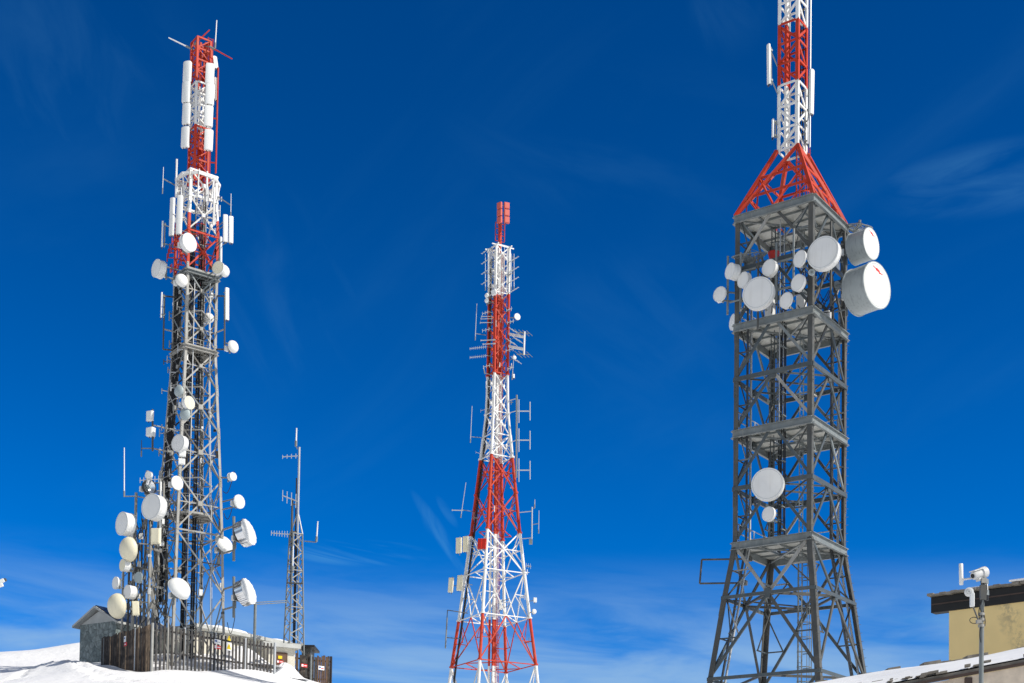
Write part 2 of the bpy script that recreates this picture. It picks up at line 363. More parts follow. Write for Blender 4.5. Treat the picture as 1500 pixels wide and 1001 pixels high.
def ground(xy):
    xy = np.asarray(xy, float).reshape(-1, 2)
    z = np.concatenate([tps(xy, GX), np.ones((len(xy), 1)), xy], 1) @ W_
    d = np.hypot(xy[:, 0], xy[:, 1] - 75); t = np.clip((d - 110) / 130, 0, 1); t = t * t * (3 - 2 * t)
    return z * (1 - t) + t * (-22 + 4 * np.sin(xy[:, 0] * .008) + 4 * np.cos(xy[:, 1] * .007)) - np.clip((d - 300) / 30, 0, 60)


def gz(x, y): return float(ground([(x, y)])[0])


def hit(px, py, y0=55, y1=115):
    """first ground point seen at the pixel"""
    ys = np.linspace(y0, y1, 400); pts = [P(px, py, y) for y in ys]
    g = ground([(p.x, p.y) for p in pts])
    for p, zz in zip(pts, g):
        if p.z <= zz: return Vector((p.x, p.y, zz))
    return None


def build_terrain():
    def axis(lo, hi, fine, far):
        a = list(np.arange(lo, hi + .01, fine)); st = fine; v = hi
        up = []
        while v < far: st *= 1.22; v += st; up.append(v)
        dn = []; st = fine; v = lo
        while v > -far: st *= 1.22; v -= st; dn.append(v)
        return np.array(dn[::-1] + a + up)
    xs = axis(-36, -8, .28, 2600); ys = axis(66, 96, .28, 2600)
    X, Y = np.meshgrid(xs, ys); xy = np.stack([X.ravel(), Y.ravel()], 1)
    Z = np.concatenate([ground(xy[i:i + 20000]) for i in range(0, len(xy), 20000)])
    rng = np.random.default_rng(3)
    # gentle drift relief
    near = np.exp(-(((xy[:, 0] + 22) / 60) ** 2 + ((xy[:, 1] - 80) / 60) ** 2))
    for k in range(14):
        a = rng.uniform(.1, 1.1); th = rng.uniform(0, 6.3); ph = rng.uniform(0, 6.3)
        Z += near * .035 / (.4 + a) * np.sin(a * (xy[:, 0] * math.cos(th) + xy[:, 1] * math.sin(th)) + ph)
    a_, b_ = P(140, 960, 86.4), P(222, 960, 79.1); dv = Vector((b_.x - a_.x, b_.y - a_.y)); Ln = dv.length; dv /= Ln; nv = Vector((dv.y, -dv.x))
    tt = (xy[:, 0] - a_.x) * dv.x + (xy[:, 1] - a_.y) * dv.y; dd = (xy[:, 0] - a_.x) * nv.x + (xy[:, 1] - a_.y) * nv.y
    Z += .30 * np.exp(-((dd - 2.6) / 1.3) ** 2) / (1 + np.exp((tt - Ln * .75) * 2.2)) / (1 + np.exp(-(tt + 1.5) * 1.5)) - .25 * np.exp(-((dd - .4) / .8) ** 2) / (1 + np.exp((tt - Ln) * 2)) / (1 + np.exp(-(tt + 1) * 2))
    # footprints: a trail from the left edge across the slope in front of the fence, and a ski line above it
    trail = [(20, 993), (50, 985), (90, 980), (120, 982), (150, 989), (178, 996), (200, 1003)]
    pts = [hit(*p) for p in trail]; pts = [p for p in pts if p]
    seq = []
    for a, b in zip(pts[:-1], pts[1:]):
        k = max(2, int((b - a).length / .55))
        for i in range(k): seq.append(a.lerp(b, i / k))
    for i, p in enumerate(seq):
        d2 = (xy[:, 0] - p.x - rng.uniform(-.25, .25)) ** 2 + (xy[:, 1] - p.y - rng.uniform(-.5, .5)) ** 2
        Z += -.26 * np.exp(-d2 / .08) + .06 * np.exp(-(np.sqrt(d2) - .52) ** 2 / .03)
    line = [hit(*p) for p in ((2, 998), (25, 990), (60, 979), (85, 973), (112, 971))]; line = [p for p in line if p]
    for a, b in zip(line[:-1], line[1:]):
        for t in np.linspace(0, 1, 14):
            p = a.lerp(b, t); d2 = (xy[:, 0] - p.x) ** 2 + (xy[:, 1] - p.y) ** 2; Z += -.030 * np.exp(-d2 / .12)
    nx = len(xs); me = bpy.data.meshes.new('snow_ground')
    i = np.arange(len(ys) - 1)[:, None] * nx + np.arange(nx - 1)[None, :]; i = i.ravel()
    faces = np.stack([i, i + 1, i + 1 + nx, i + nx], 1)
    me.from_pydata(np.column_stack([xy, Z]).tolist(), [], faces.tolist()); me.polygons.foreach_set('use_smooth', [True] * len(faces))
    me.materials.append(SNOW); me.update()
    o = bpy.data.objects.new('snow_ground', me); COL.objects.link(o); tag(o, kind='structure', label='snow covered mountain ground rising to the crest at the left')


build_terrain()


# ------------------------------------------------------------------ lattice towers
class Tower:
    vary = {}

    def __init__(s, name, label, pxref, Yc, phi, prof, cat='tower'):
        """prof: (photo y at the axis, side in photo pixels at depth Yc)"""
        s.Yc = Yc; c = P(*pxref, Yc); s.cx = c.x; s.phi = R(phi)
        s.e1 = Vector((math.cos(s.phi), math.sin(s.phi), 0)); s.e2 = Vector((-math.sin(s.phi), math.cos(s.phi), 0))
        s.pxref = pxref
        s.pz = sorted((s.z(y), S(w, Yc)) for y, w in prof)
        s.root = thing(name, label, cat, (s.cx, Yc, s.pz[0][0]))

    def z(s, y):
        # z of the axis point seen at photo row y
        px = s.pxref[0]
        for _ in range(3):
            p = P(px, y, s.Yc); px += (s.cx - p.x) * F / s.Yc
        return P(px, y, s.Yc).z

    def side(s, z):
        p = s.pz
        if z <= p[0][0]: return p[0][1]
        for (z0, a), (z1, b) in zip(p[:-1], p[1:]):
            if z <= z1: return a + (b - a) * (z - z0) / (z1 - z0)
        return p[-1][1]

    def c(s, k, z, inset=0):
        """corner: 0 near, 1 right, 2 back, 3 left"""
        a = s.side(z) / 2 - inset; sx, sy = ((-1, -1), (1, -1), (1, 1), (-1, 1))[k]
        return Vector((s.cx, s.Yc, z)) + s.e1 * (sx * a) + s.e2 * (sy * a)

    def axis(s, z): return Vector((s.cx, s.Yc, z))

    def nearest(s, p):
        best = None
        for k in range(4):
            a = s.c(k, p.z); b = s.c((k + 1) % 4, p.z); d = b - a; t = max(0, min(1, (p - a).dot(d) / d.dot(d)))
            q = a + d * t
            if best is None or (q - p).length < (best - p).length: best = q
        return best

    def legs(s, zs, w, mats, midx, kind='angle', plates=()):
        for k in range(4):
            mb = MB()
            sx, sy = ((-1, -1), (1, -1), (1, 1), (-1, 1))[k]
            d1, d2 = s.e1 * -sx, s.e2 * -sy
            for z0, z1 in zip(zs[:-1], zs[1:]):
                p, q = s.c(k, z0), s.c(k, z1); mi = midx((z0 + z1) / 2)
                ww = w((z0 + z1) / 2) if callable(w) else w
                if kind == 'angle': mb.angle(p, q, ww, d1, d2, ww * .16, mi)
                elif kind == 'tube': mb.tube(p, q, ww / 2, 10, mi)
                else: mb.bar(p, q, ww, ww, mi, side=d1)
            for zp, h in plates:
                p = s.c(k, zp); ww = (w(zp) if callable(w) else w)
                q = s.c(k, zp + h); off = -(d1 + d2) * .012
                mb.angle(p + off, q + off, ww * .86, d1, d2, ww * .1, midx(zp))
                for i in range(5):
                    pp = s.c(k, zp + h * (i + .5) / 5)
                    for (u, v) in ((d1, d2), (d2, d1)):
                        mb.tube(pp + u * ww * .3, pp + u * ww * .3 - v * .04, .022, 6, midx(zp))
            mb.build('leg', mats, s.root)

    def panel(s, z0, z1, pat, w, mats, mi, gus=0, girt=None, midgirt=False, sub=None, faces=(0, 1, 2, 3), sw=None):
        """z0 top, z1 bottom"""
        for k in faces:
            a, b = k, (k + 1) % 4
            n = (s.c(a, z0) + s.c(b, z0)) / 2 - s.axis(z0); n.normalize()
            A0, B0, A1, B1 = s.c(a, z0), s.c(b, z0), s.c(a, z1), s.c(b, z1)
            M0, M1 = (A0 + B0) / 2, (A1 + B1) / 2
            mb = MB(); ins = n * (-w * .5)
            f = mi if callable(mi) else (lambda zz: mi)

            def seg(p, q, ww, off=0.0):
                mb.bar(p + ins * (1 + off), q + ins * (1 + off), ww, ww * .55, random.choice(s.vary.get(f((p.z + q.z) / 2), (f((p.z + q.z) / 2),))), side=(q - p).cross(n))
            if pat == 'X':
                seg(A0, B1, w, .0); seg(B0, A1, w, 1.2)
                C = (A0 + B0 + A1 + B1) / 4
                # crossing plate
                zc = z0 + (z1 - z0) * ((B0 - A0).length / ((B0 - A0).length + (B1 - A1).length)); Cx = (s.c(a, zc) + s.c(b, zc)) / 2
                if gus: mb.box(Cx + ins * 1.1, (B0 - A0).normalized() * gus * .5, Vector((0, 0, gus * .5)), n * (w * .9), f(Cx.z))
                if midgirt:
                    Am, Bm = s.c(a, zc), s.c(b, zc); seg(Am, Bm, w * .75, 2.4)
                    if sub:
                        for (top, leg) in ((A0, s.c(a, (z0 + zc) / 2)), (B0, s.c(b, (z0 + zc) / 2))): pass
                        seg(s.c(a, (zc + z1) / 2), Am.lerp(Cx, .5), sub, 3.2); seg(s.c(b, (zc + z1) / 2), Bm.lerp(Cx, .5), sub, 3.2)
                        seg(s.c(a, (zc + z0) / 2), Am.lerp(Cx, .5), sub, 3.2); seg(s.c(b, (zc + z0) / 2), Bm.lerp(Cx, .5), sub, 3.2)
            elif pat == 'A':
                seg(M0, A1, w); seg(M0, B1, w)
                if sub:
                    for (q1, kk) in ((A1, a), (B1, b)):
                        h = M0.lerp(q1, .5); L = s.c(kk, h.z); seg(L, h, sub, 2.0); seg(L, M0.lerp(q1, .02) * 0 + s.c(kk, h.z), sub)
                        top = s.c(kk, z0) ; seg(h, top.lerp(M0, .04), sub, 2.6)
                if gus: mb.box(M0 - Vector((0, 0, gus * .35)) + ins, (B0 - A0).normalized() * gus * .5, Vector((0, 0, gus * .5)), n * (w * .7), f(M0.z))
            elif pat == 'V':
                seg(A0, M1, w); seg(B0, M1, w)
                if sub:
                    for (q0, kk) in ((A0, a), (B0, b)):
                        h = q0.lerp(M1, .5); L = s.c(kk, h.z); seg(L, h, sub, 2.0); seg(h, s.c(kk, z1), sub, 2.6)
                if gus: mb.box(M1 + Vector((0, 0, gus * .3)) + ins, (B0 - A0).normalized() * gus * .5, Vector((0, 0, gus * .45)), n * (w * .7), f(M1.z))
            elif pat == 'Z': seg(A0, B1, w)
            elif pat == 'S': seg(B0, A1, w)
            if mb.v: mb.build('cross_brace', mats, s.root)
            if girt:
                g = MB(); g.bar(A0 + n * .004, B0 + n * .004, girt, girt * .5, f(z0 + .01), side=Vector((0, 0, 1))); g.build('girt', mats, s.root)

    def platform(s, z, depth=.3, floor=None, beams=None, hole=True, over=.02):
        a = s.side(z) / 2 - over; o = s.axis(z)
        fl = MB()
        cells = 4; st = 2 * a / cells
        for i in range(cells):
            for j in range(cells):
                if hole and (i, j) == (2, 2): continue
                cc = o + s.e1 * (-a + st * (i + .5)) + s.e2 * (-a + st * (j + .5)); fl.box(cc, s.e1 * (st / 2 - .012), s.e2 * (st / 2 - .012), Vector((0, 0, .02)))
        fl.build('platform_floor', floor or PLATE, s.root)
        bm = MB()
        for i in range(5):
            t = -a + st * i
            if i in (0, 4): continue
            bm.bar(o + s.e1 * t - s.e2 * a + Vector((0, 0, -.07)), o + s.e1 * t + s.e2 * a + Vector((0, 0, -.07)), .10, .05)
            bm.bar(o - s.e1 * a + s.e2 * t + Vector((0, 0, -.09)), o + s.e1 * a + s.e2 * t + Vector((0, 0, -.09)), .14 if i == 2 else .08, .07)
        bm.bar(o - s.e1 * a - s.e2 * a + Vector((0, 0, -.26)), o + s.e1 * a + s.e2 * a + Vector((0, 0, -.20)), .07, .09)
        bm.bar(o + s.e1 * a - s.e2 * a + Vector((0, 0, -.24)), o - s.e1 * a + s.e2 * a + Vector((0, 0, -.19)), .07, .09)
        bm.build('floor_joists', beams or GIRT, s.root)
        for k in range(4):
            p, q = s.c(k, z, -.03), s.c((k + 1) % 4, z, -.03); n = ((p + q) / 2 - o).normalized()
            eb = MB(); eb.bar(p + Vector((0, 0, -depth / 2)), q + Vector((0, 0, -depth / 2)), depth, .04, 0, side=(0, 0, 1))
            eb.bar(p + n * .05 + Vector((0, 0, .005)), q + n * .05 + Vector((0, 0, .005)), .03, .14, 0, side=(0, 0, 1)); eb.bar(p + n * .05 + Vector((0, 0, -depth)), q + n * .05 + Vector((0, 0, -depth)), .03, .14, 0, side=(0, 0, 1))
            eb.build('edge_beam', beams or GIRT, s.root)

    def rail(s, z, h=1.0, faces=(0, 1, 2, 3), mt=None, r=.028):
        for k in faces:
            mb = MB(); p, q = s.c(k, z, .12), s.c((k + 1) % 4, z, .12)
            for hh in (h, h * .55): mb.tube(p + Vector((0, 0, hh)), q + Vector((0, 0, hh)), r, 6)
            for t in (.08, .5, .92): mb.tube(p.lerp(q, t), p.lerp(q, t) + Vector((0, 0, h)), r, 6)
            mb.build('guard_rail', mt or ALU, s.root)

    def ladder(s, z0, z1, off=(0, 0), w=.42, mats=None, midx=None, cage=True, r=.022, ydir=None, step=.3):
        """vertical ladder between heights z0 < z1 at plan offset from the axis"""
        o = Vector((s.cx, s.Yc, 0)) + s.e1 * off[0] + s.e2 * off[1]
        dx = s.e1; dy = -s.e2; midx = midx or (lambda z: 0); mats = mats or [GIRT]
        mb = MB(); zz = z0
        while zz < z1 - .01:
            zn = min(z1, zz + 1.0)
            for sg in (-1, 1): mb.bar(o + dx * sg * w / 2 + Vector((0, 0, zz)), o + dx * sg * w / 2 + Vector((0, 0, zn)), r * 2.2, r * 1.4, midx((zz + zn) / 2))
            zz = zn
        zz = z0 + .1
        while zz < z1:
            mb.tube(o + dx * (-w / 2) + Vector((0, 0, zz)), o + dx * (w / 2) + Vector((0, 0, zz)), r * .7, 5, midx(zz)); zz += step
        mb.build('ladder', mats, s.root)
        if cage:
            mb = MB(); zz = z0 + .6; hoop = []
            for i in range(9):
                t = math.pi * i / 8; hoop.append(dx * (math.cos(t) * .36) + dy * (math.sin(t) * .62))
            while zz < z1:
                for a, b in zip(hoop[:-1], hoop[1:]): mb.bar(o + a + Vector((0, 0, zz)), o + b + Vector((0, 0, zz)), .05, .012, midx(zz))
                zz += .75
            for i in (1, 3, 4, 5, 7): mb.bar(o + hoop[i] + Vector((0, 0, z0 + .6)), o + hoop[i] + Vector((0, 0, z1)), .035, .012, midx((z0 + z1) / 2))
            mb.build('ladder_cage', mats, s.root)

    def cables(s, pts, n, r, spread, mt=None, clamps=.9, name='cable_bundle', clampm=None):
        """bundle along a polyline of points; spread = direction times half width"""
        mb = MB(); spread = Vector(spread)
        for i in range(n):
            t = (i / (n - 1) * 2 - 1) if n > 1 else 0; rr = r * random.uniform(.75, 1.15); jig = Vector((random.uniform(-1, 1), random.uniform(-1, 1), 0)) * r
            for a, b in zip(pts[:-1], pts[1:]): mb.tube(a + spread * t + jig, b + spread * t + jig, rr, 6)
        if clamps:
            cb = mb
            for a, b in zip(pts[:-1], pts[1:]):
                L = (b - a).length; k = max(1, int(L / clamps))
                for i in range(k):
                    p = a.lerp(b, (i + .5) / k); cb.bar(p - spread * 1.12, p + spread * 1.12, .05, r * 2.8, 1)
        return mb.build(name, [mt or CABLE, clampm or GIRT], s.root)


def bands(t, rows):
    """rows: list of photo rows from bottom to top where the colour index changes: [(y_low_edge, idx)...] idx applies above y"""
    zz = [(t.z(y), i) for y, i in rows]

    def f(z):
        r = zz[0][1]
        for a, i in zz:
            if z >= a: r = i
        return r
    f.cuts = [a for a, i in zz]
    return f


# ------------------------------------------------------------------ antennas (things of their own)
UP = Vector((0, 0, 1))


def dirv(az, el=0):
    a, e = R(az), R(el); return Vector((math.sin(a) * math.cos(e), -math.cos(a) * math.cos(e), math.sin(e)))


def mount(root, back, D, n, to, arm_r=.045, mt=None, pole=True, plen=None):
    """clamp pole behind the dish, bracket and arms to the carrier"""
    mt = mt or GIRT; mb = MB(); side = n.cross(UP).normalized()
    pl = plen or max(.5, D * .9); pc = back - n * .12
    mb.tube(back + n * .10, pc, D * .09 + .04, 8)
    mb.box(back - n * .02, side * (D * .14 + .05), n * .03, UP * (D * .16 + .05))
    mb.build('clamp', mt, root)
    if pole:
        pb = MB(); pb.tube(pc - UP * pl / 2, pc + UP * pl / 2, .05, 8); pb.build('mount_pole', mt, root)
    if to is not None:
        hs = [pl * .33, -pl * .33] if D > .7 else [0]
        for h in hs: ab = MB(); ab.tube(pc + UP * h, Vector(to) + UP * h, arm_r, 6); ab.build('mount_arm', mt, root)


def dish(px, py, d, Y, az, kind, label, host=None, to=None, depth=None, el=0, face=None, shell=None, mark=None, group=None, pole=True, radio=True, arms=True):
    n = dirv(az, el); Rr = S(d, Y) / 2; D = 2 * Rr; o = P(px, py, Y)
    dp = D * (depth if depth is not None else {'drum': .36, 'flat': .10, 'dome': .12, 'metal': .5, 'open': .42}[kind])
    face = face or RADOME; shell = shell or SHROUD
    back = o - n * (dp + D * .17)
    root = thing('dish_antenna', label, 'dish antenna', o - n * dp - UP * Rr, group)
    mb = MB()
    if kind in ('drum', 'flat'):
        lip = max(.012, D * .015)
        mb.lathe(o, n, [(0, D * .022), (Rr * .35, D * .016), (Rr * .7, D * .007), (Rr * .985, 0), (Rr * .985, -.012)], 44); mb.build('radome', face, root)
        sb = MB(); sb.lathe(o, n, [(Rr * .985, -.004), (Rr + lip, -.004), (Rr + lip, -D * .035), (Rr, -D * .04), (Rr, -dp + D * .03), (Rr + lip, -dp + D * .03), (Rr + lip, -dp), (Rr * .93, -dp - D * .02), (Rr * .6, -dp - D * .09), (Rr * .2, -dp - D * .15), (0, -dp - D * .16)], 44)
        if D > .55:
            a = UP - n * n.z; a.normalize(); b = n.cross(a)
            for t in (.9, 3.9): q = a * math.cos(t) + b * math.sin(t); sb.box(o + q * (Rr + .006) - n * dp * .55, q * .012, q.cross(n) * .02, n * dp * .42)
        sb.build('shroud', shell, root)
        if D > .55:
            g = MB(); g.lathe(o, n, [(Rr * .925, D * .0075), (Rr * .94, D * .0075)], 44); g.build('rim_seam', DGREY, root)
    elif kind == 'dome':
        bulge = depth_d = .62 if depth is None else depth
        pr = [(Rr * math.sin(t), bulge * Rr * math.cos(t)) for t in [math.pi / 2 * i / 9 for i in range(10)]]
        mb.lathe(o, n, pr + [(Rr * 1.02, -.01), (Rr * 1.02, -D * .03)], 40); mb.build('radome', face, root)
        dp = D * .1; back = o - n * (dp + D * .17)
        sb = MB(); sb.lathe(o, n, [(Rr * .99, -D * .03), (Rr * .9, -D * .07), (Rr * .6, -D * .16), (Rr * .2, -D * .22), (0, -D * .23)], 40); sb.build('back_shell', shell, root)
    elif kind == 'metal':
        mod = lambda th: 1 + .028 * math.cos(14 * th)
        mb.lathe(o, n, [(0, D * .05), (Rr * .6, D * .035), (Rr * .93, .01), (Rr * 1.02, -.02), (Rr * 1.02, -.05)], 56, mod=mod); mb.build('radome', RADOME, root)
        sb = MB(); sb.lathe(o, n, [(Rr * 1.03, -.03), (Rr * 1.03, -D * .06), (Rr * .99, -D * .07), (Rr * .97, -dp)], 112, mod=lambda th: 1 + .02 * math.cos(14 * th)); sb.build('shroud', CHROME, root)
        b2 = MB(); b2.lathe(o, n, [(Rr * .95, -dp + .01), (Rr * .8, -dp - D * .03), (Rr * .3, -dp - D * .11), (0, -dp - D * .13)], 40)
        for i in range(8):
            t = 2 * math.pi * i / 8; a = UP - n * n.z; a.normalize(); b = n.cross(a); q = a * math.cos(t) + b * math.sin(t)
            b2.bar(o - n * (dp + .04) + q * Rr * .93, o - n * (dp + D * .2) + q * Rr * .2, .05, .05)
        b2.build('back_shell', DARKIN, root)
    elif kind == 'open':
        bowl = [(Rr * x, -dp + D * .2 * x * x) for x in (1, .85, .7, .5, .3, .1, 0)]
        mb.lathe(o, n, bowl[::-1], 40); mb.build('reflector', CHROME, root)
        sb = MB(); sb.lathe(o, n, [(Rr * .99, -dp + D * .2), (Rr * .99, 0), (Rr * 1.03, 0), (Rr * 1.03, -dp * .9), (Rr * .8, -dp - D * .08), (Rr * .2, -dp - D * .12)], 40); sb.build('shroud', BLACK, root)
        fb = MB(); fb.tube(o - n * dp, o - n * D * .08, .04, 8); fb.lathe(o - n * D * .08, n, [(0, .05), (.11, .04), (.11, -.06), (.05, -.08)], 14); fb.build('feed_horn', DGREY, root)
    if mark:
        bm = MB(); a = UP - n * n.z; a.normalize(); b = a.cross(n)  # b to the viewer's right when facing the dish
        sc = Rr * mark; oo = o + n * (D * .012 + .006) + a * Rr * .62 + b * Rr * .03
        pts = [(-1.0, .62), (-.35, .42), (-.28, .62), (.35, .30), (.28, .02), (1.0, -.12), (.1, -.42), (.12, -.12), (-.45, .02), (-.38, .22)]
        fp = [oo + b * x * sc * 1.25 + a * (y * .62 - x * .12) * sc for x, y in pts]; m_ = len(pts)
        bm.add(fp + [q - n * (D * .02) for q in fp], [list(range(m_)), list(range(m_, 2 * m_))[::-1]] + [(i, i + m_, (i + 1) % m_ + m_, (i + 1) % m_) for i in range(m_)])
        bm.build('flash_mark', BOLT, root)
    if to is None and host is not None: to = host.nearest(back)
    if isinstance(to, tuple) and len(to) == 3: to = P(*to)
    mount(root, back, D, n, to if arms else None, pole=pole and D > .35)
    if radio and D > .5:
        rb = MB(); s_ = n.cross(UP).normalized(); c = back - n * .16 + s_ * .22 - UP * .1
        rb.box(c, s_ * .11, n * .07, UP * .15); rb.build('radio_unit', SHROUD, root)
    return root


def grid_dish(px, py, d, Y, az, label, host, el=0):
    n = dirv(az, el); Rr = S(d, Y) / 2; o = P(px, py, Y); a = UP - n * n.z; a.normalize(); b = a.cross(n)
    root = thing('grid_dish', label, 'dish antenna', o - UP * Rr)
    mb = MB()

    def pt(x, y): return o + b * x * Rr + a * y * Rr - n * Rr * .42 * (1 - x * x - y * y)
    k = 15
    for i in range(k):
        y = -1 + 2 * (i + .5) / k; xm = math.sqrt(1 - y * y); xs = [xm * (-1 + 2 * j / 10) for j in range(11)]
        mb.path([pt(x, y) for x in xs], .016, 5)
    for i in range(5):
        x = -.8 + 1.6 * i / 4; ym = math.sqrt(1 - x * x); mb.path([pt(x, ym * (-1 + 2 * j / 8)) for j in range(9)], .024, 5)
    mb.path([pt(math.cos(2 * math.pi * i / 28), math.sin(2 * math.pi * i / 28)) for i in range(29)], .028, 5)
    mb.build('wire_grid', GIRT, root)
    fb = MB(); f0 = o + n * Rr * .35
    for t in (0.5, 2.6, 4.7): fb.tube(pt(math.cos(t) * .95, math.sin(t) * .95), f0, .018, 5)
    fb.tube(f0 - n * .2, f0 + n * .1, .07, 8); fb.build('feed_horn', GIRT, root)
    back = o - n * Rr * .45; mount(root, back, 2 * Rr, n, host.nearest(back))
    return root


def panel(px, py, w, h, Y, az, label, host=None, to=None, tilt=0, roll=0, depth=.5, mt=None, group=None, cat='panel antenna', name='panel_antenna', gap=.3):
    """upright sector panel, rounded front; px,py centre; w,h photo pixels"""
    n = dirv(az, tilt); s_ = n.cross(UP).normalized(); u = s_.cross(n).normalized()
    u = (u + s_ * math.tan(R(roll))).normalized(); s_ = n.cross(u).normalized()
    W, H = S(w, Y) / 2, S(h, Y) / 2; T = W * depth * 2; o = P(px, py, Y)
    root = thing(name, label, cat, o - u * H - n * T, group)
    mb = MB(); prof = []
    for i in range(9):
        t = -math.pi / 2 + math.pi * i / 8; prof.append((W * math.sin(t), -T * .45 + T * .45 * math.cos(t) ** .6 if math.cos(t) > 0 else -T * .45))
    prof = [(-W, -T)] + prof + [(W, -T)]; k = len(prof); vs = []
    for hh, sc in ((-H, .9), (-H + W * .25, 1), (H - W * .25, 1), (H, .9)):
        for x, t in prof: vs.append(o + s_ * x * sc + n * (t if sc == 1 else t * .9 - T * .05) + u * hh)
    fs = []
    for r in range(3):
        for i in range(k): j = (i + 1) % k; fs.append((r * k + i, r * k + j, (r + 1) * k + j, (r + 1) * k + i))
    mb.add(vs, fs, 0, True); mb.add(vs[:k], [list(range(k))[::-1]]); mb.add(vs[-k:], [list(range(k))])
    mb.build('radome', mt or PANEL, root)
    bk = o - n * (T + gap); p = MB(); p.tube(bk - u * H * .98, bk + u * H * .9, .035, 8); p.build('mount_pole', GIRT, root)
    for t in (-.75, .75): c = MB(); c.bar(o + u * H * t - n * T, bk + u * H * t, .07, .05); c.box(bk + u * H * t, s_ * .06, n * .06, u * .05); c.build('bracket', GIRT, root)
    if to is None and host is not None: to = host.nearest(bk)
    if isinstance(to, tuple) and len(to) == 3: to = P(*to)
    if to is not None:
        for t in (-.7, .7): a = MB(); a.tube(bk + u * H * t, to + u * H * t, .03, 6); a.build('mount_arm', GIRT, root)
    for i in (-1, 1): e = MB(); e.tube(o + s_ * W * .4 * i - u * H - n * T * .5, o + s_ * W * .4 * i - u * (H + .12) - n * T * .5, .025, 6); e.build('cable_connector', BLACK, root)
    return root


def box_unit(px, py, w, h, Y, az, label, host=None, to=None, mt=None, cat='radio box', name='radio_box', depth=.45, roll=0, fins=True):
    n = dirv(az); s_ = n.cross(UP).normalized(); u = (UP + s_ * math.tan(R(roll))).normalized(); s_ = n.cross(u).normalized()
    W, H = S(w, Y) / 2, S(h, Y) / 2; T = W * depth * 2; o = P(px, py, Y)
    root = thing(name, label, cat, o - u * H)
    mb = MB(); mb.box(o - n * T / 2, s_ * W, n * T / 2, u * H); mb.build('housing', mt or PANEL, root, bevel=min(W, H) * .12)
    l = MB(); l.box(o + n * .006, s_ * W * .8, n * .012, u * H * .84); l.build('cover', mt or PANEL, root, bevel=.01)
    bk = o - n * (T + .12); c = MB(); c.box(bk + n * .06, s_ * W * .3, n * .07, u * H * .5); c.tube(bk - u * H * 1.2, bk + u * H * 1.2, .035, 8)
    c.build('bracket', GIRT, root)
    if to is None and host is not None: to = host.nearest(bk)
    if isinstance(to, tuple) and len(to) == 3: to = P(*to)
    if to is not None:
        a = MB(); a.tube(bk, to, .035, 6); a.build('mount_arm', GIRT, root)
    e = MB(); q = o - u * H - n * T / 2
    e.tube(q + s_ * W * .4, q + s_ * W * .4 - u * .1, .025, 6); e.build('cable_connector', BLACK, root)
    return root


def whip(px0, py0, px1, py1, Y, label, to=None, r=.035, mt=None, armp=None, group=None, host=None, name='whip_antenna'):
    """rod from px0,py0 (bottom) to px1,py1 (top)"""
    a, b = P(px0, py0, Y), P(px1, py1, Y); root = thing(name, label, 'rod antenna', a, group)
    mb = MB(); mb.tube(a, b, r, 8, 0, r * .75); mb.build('rod', mt or PANEL, root)
    c = MB(); d = (b - a).normalized(); c.tube(a - d * .04, a + d * .3, r * 1.5, 8); c.build('rod_base', GIRT, root)
    q = P(*armp, Y) if armp else a
    if to is None and host is not None: to = host.nearest(q)
    if isinstance(to, tuple): to = P(*to)
    if to is not None:
        c = MB(); c.tube(q, to, .035, 6)
        if armp and (q - a).length > .1 and q.z < a.z: c.tube(q, a, .035, 6)
        c.build('mount_arm', GIRT, root)
    return root


def yagi(px0, py0, px1, py1, Y, label, n=5, ln=.5, ev=UP, to=None, host=None, r=.018, mt=None, dY=0, taper=.75):
    """boom from px0,py0 (free end) to px1,py1 (mount end)"""
    a, b = P(px0, py0, Y - dY), P(px1, py1, Y); root = thing('yagi_antenna', label, 'yagi antenna', b)
    mt = mt or ALU; mb = MB(); mb.tube(a, b, r * 1.3, 6); mb.build('boom', mt, root); ev = Vector(ev).normalized()
    for i in range(n):
        t = .02 + i * .86 / max(1, n - 1); L = ln * (taper + (1 - taper) * t) / 2; e = MB(); c = a.lerp(b, t); e.tube(c - ev * L, c + ev * L, r, 6); e.build('element', mt, root)
    if to is None and host is not None: to = host.nearest(b)
    if isinstance(to, tuple): to = P(*to)
    if to is not None:
        c = MB(); c.tube(b, to, .03, 6); c.build('mount_arm', GIRT, root)
    return root


# ================================================================== RIGHT TOWER (grey, red pyramid, striped mast)
T3 = Tower('lattice_tower', 'wide grey steel lattice tower with red pyramid top carrying a red and white mast', (1158, 600), 71, 54,
           [(1100, 200), (1000, 175), (880, 146), (802, 123.5), (326, 123.5), (324, 123.5)])
M3 = [DSTEEL, RED, WHT, GIRT, BSTEEL, STEEL]; T3.vary = {4: (4, 4, 4, 0, 0, 3, 5)}
lv = [326, 404, 484, 563, 638, 722, 801, 881, 1000, 1095]; lz = [T3.z(y) for y in lv]
lz[-1] = min(gz(T3.c(k, lz[-1]).x, T3.c(k, lz[-1]).y) for k in range(4)) - .2
T3.legs(lz[::-1], lambda z: .25 if z > T3.z(801) else .28, M3, lambda z: 0, 'angle', [(lz[i] - .9, 1.0) for i in range(1, 8)])
pats = ['A', 'A', 'A', 'A', 'A', 'A', 'V', 'A', 'V']
for i, pt in enumerate(pats):
    gird = {1: .2, 3: .22, 5: .22, 7: .17, 8: .17}.get(i)
    T3.panel(lz[i], lz[i + 1], pt, .135 if i < 6 else .15, M3, 4, gus=.34 if i < 6 else .3, girt=gird, sub=.07)
for y, d in ((326, .34), (484, .34), (638, .34), (801, .34)): T3.platform(T3.z(y), d)
for y, fc in ((801, (1, 2)), (638, (1, 2)), (484, (2,))): T3.rail(T3.z(y) + .03, 1.0, fc)
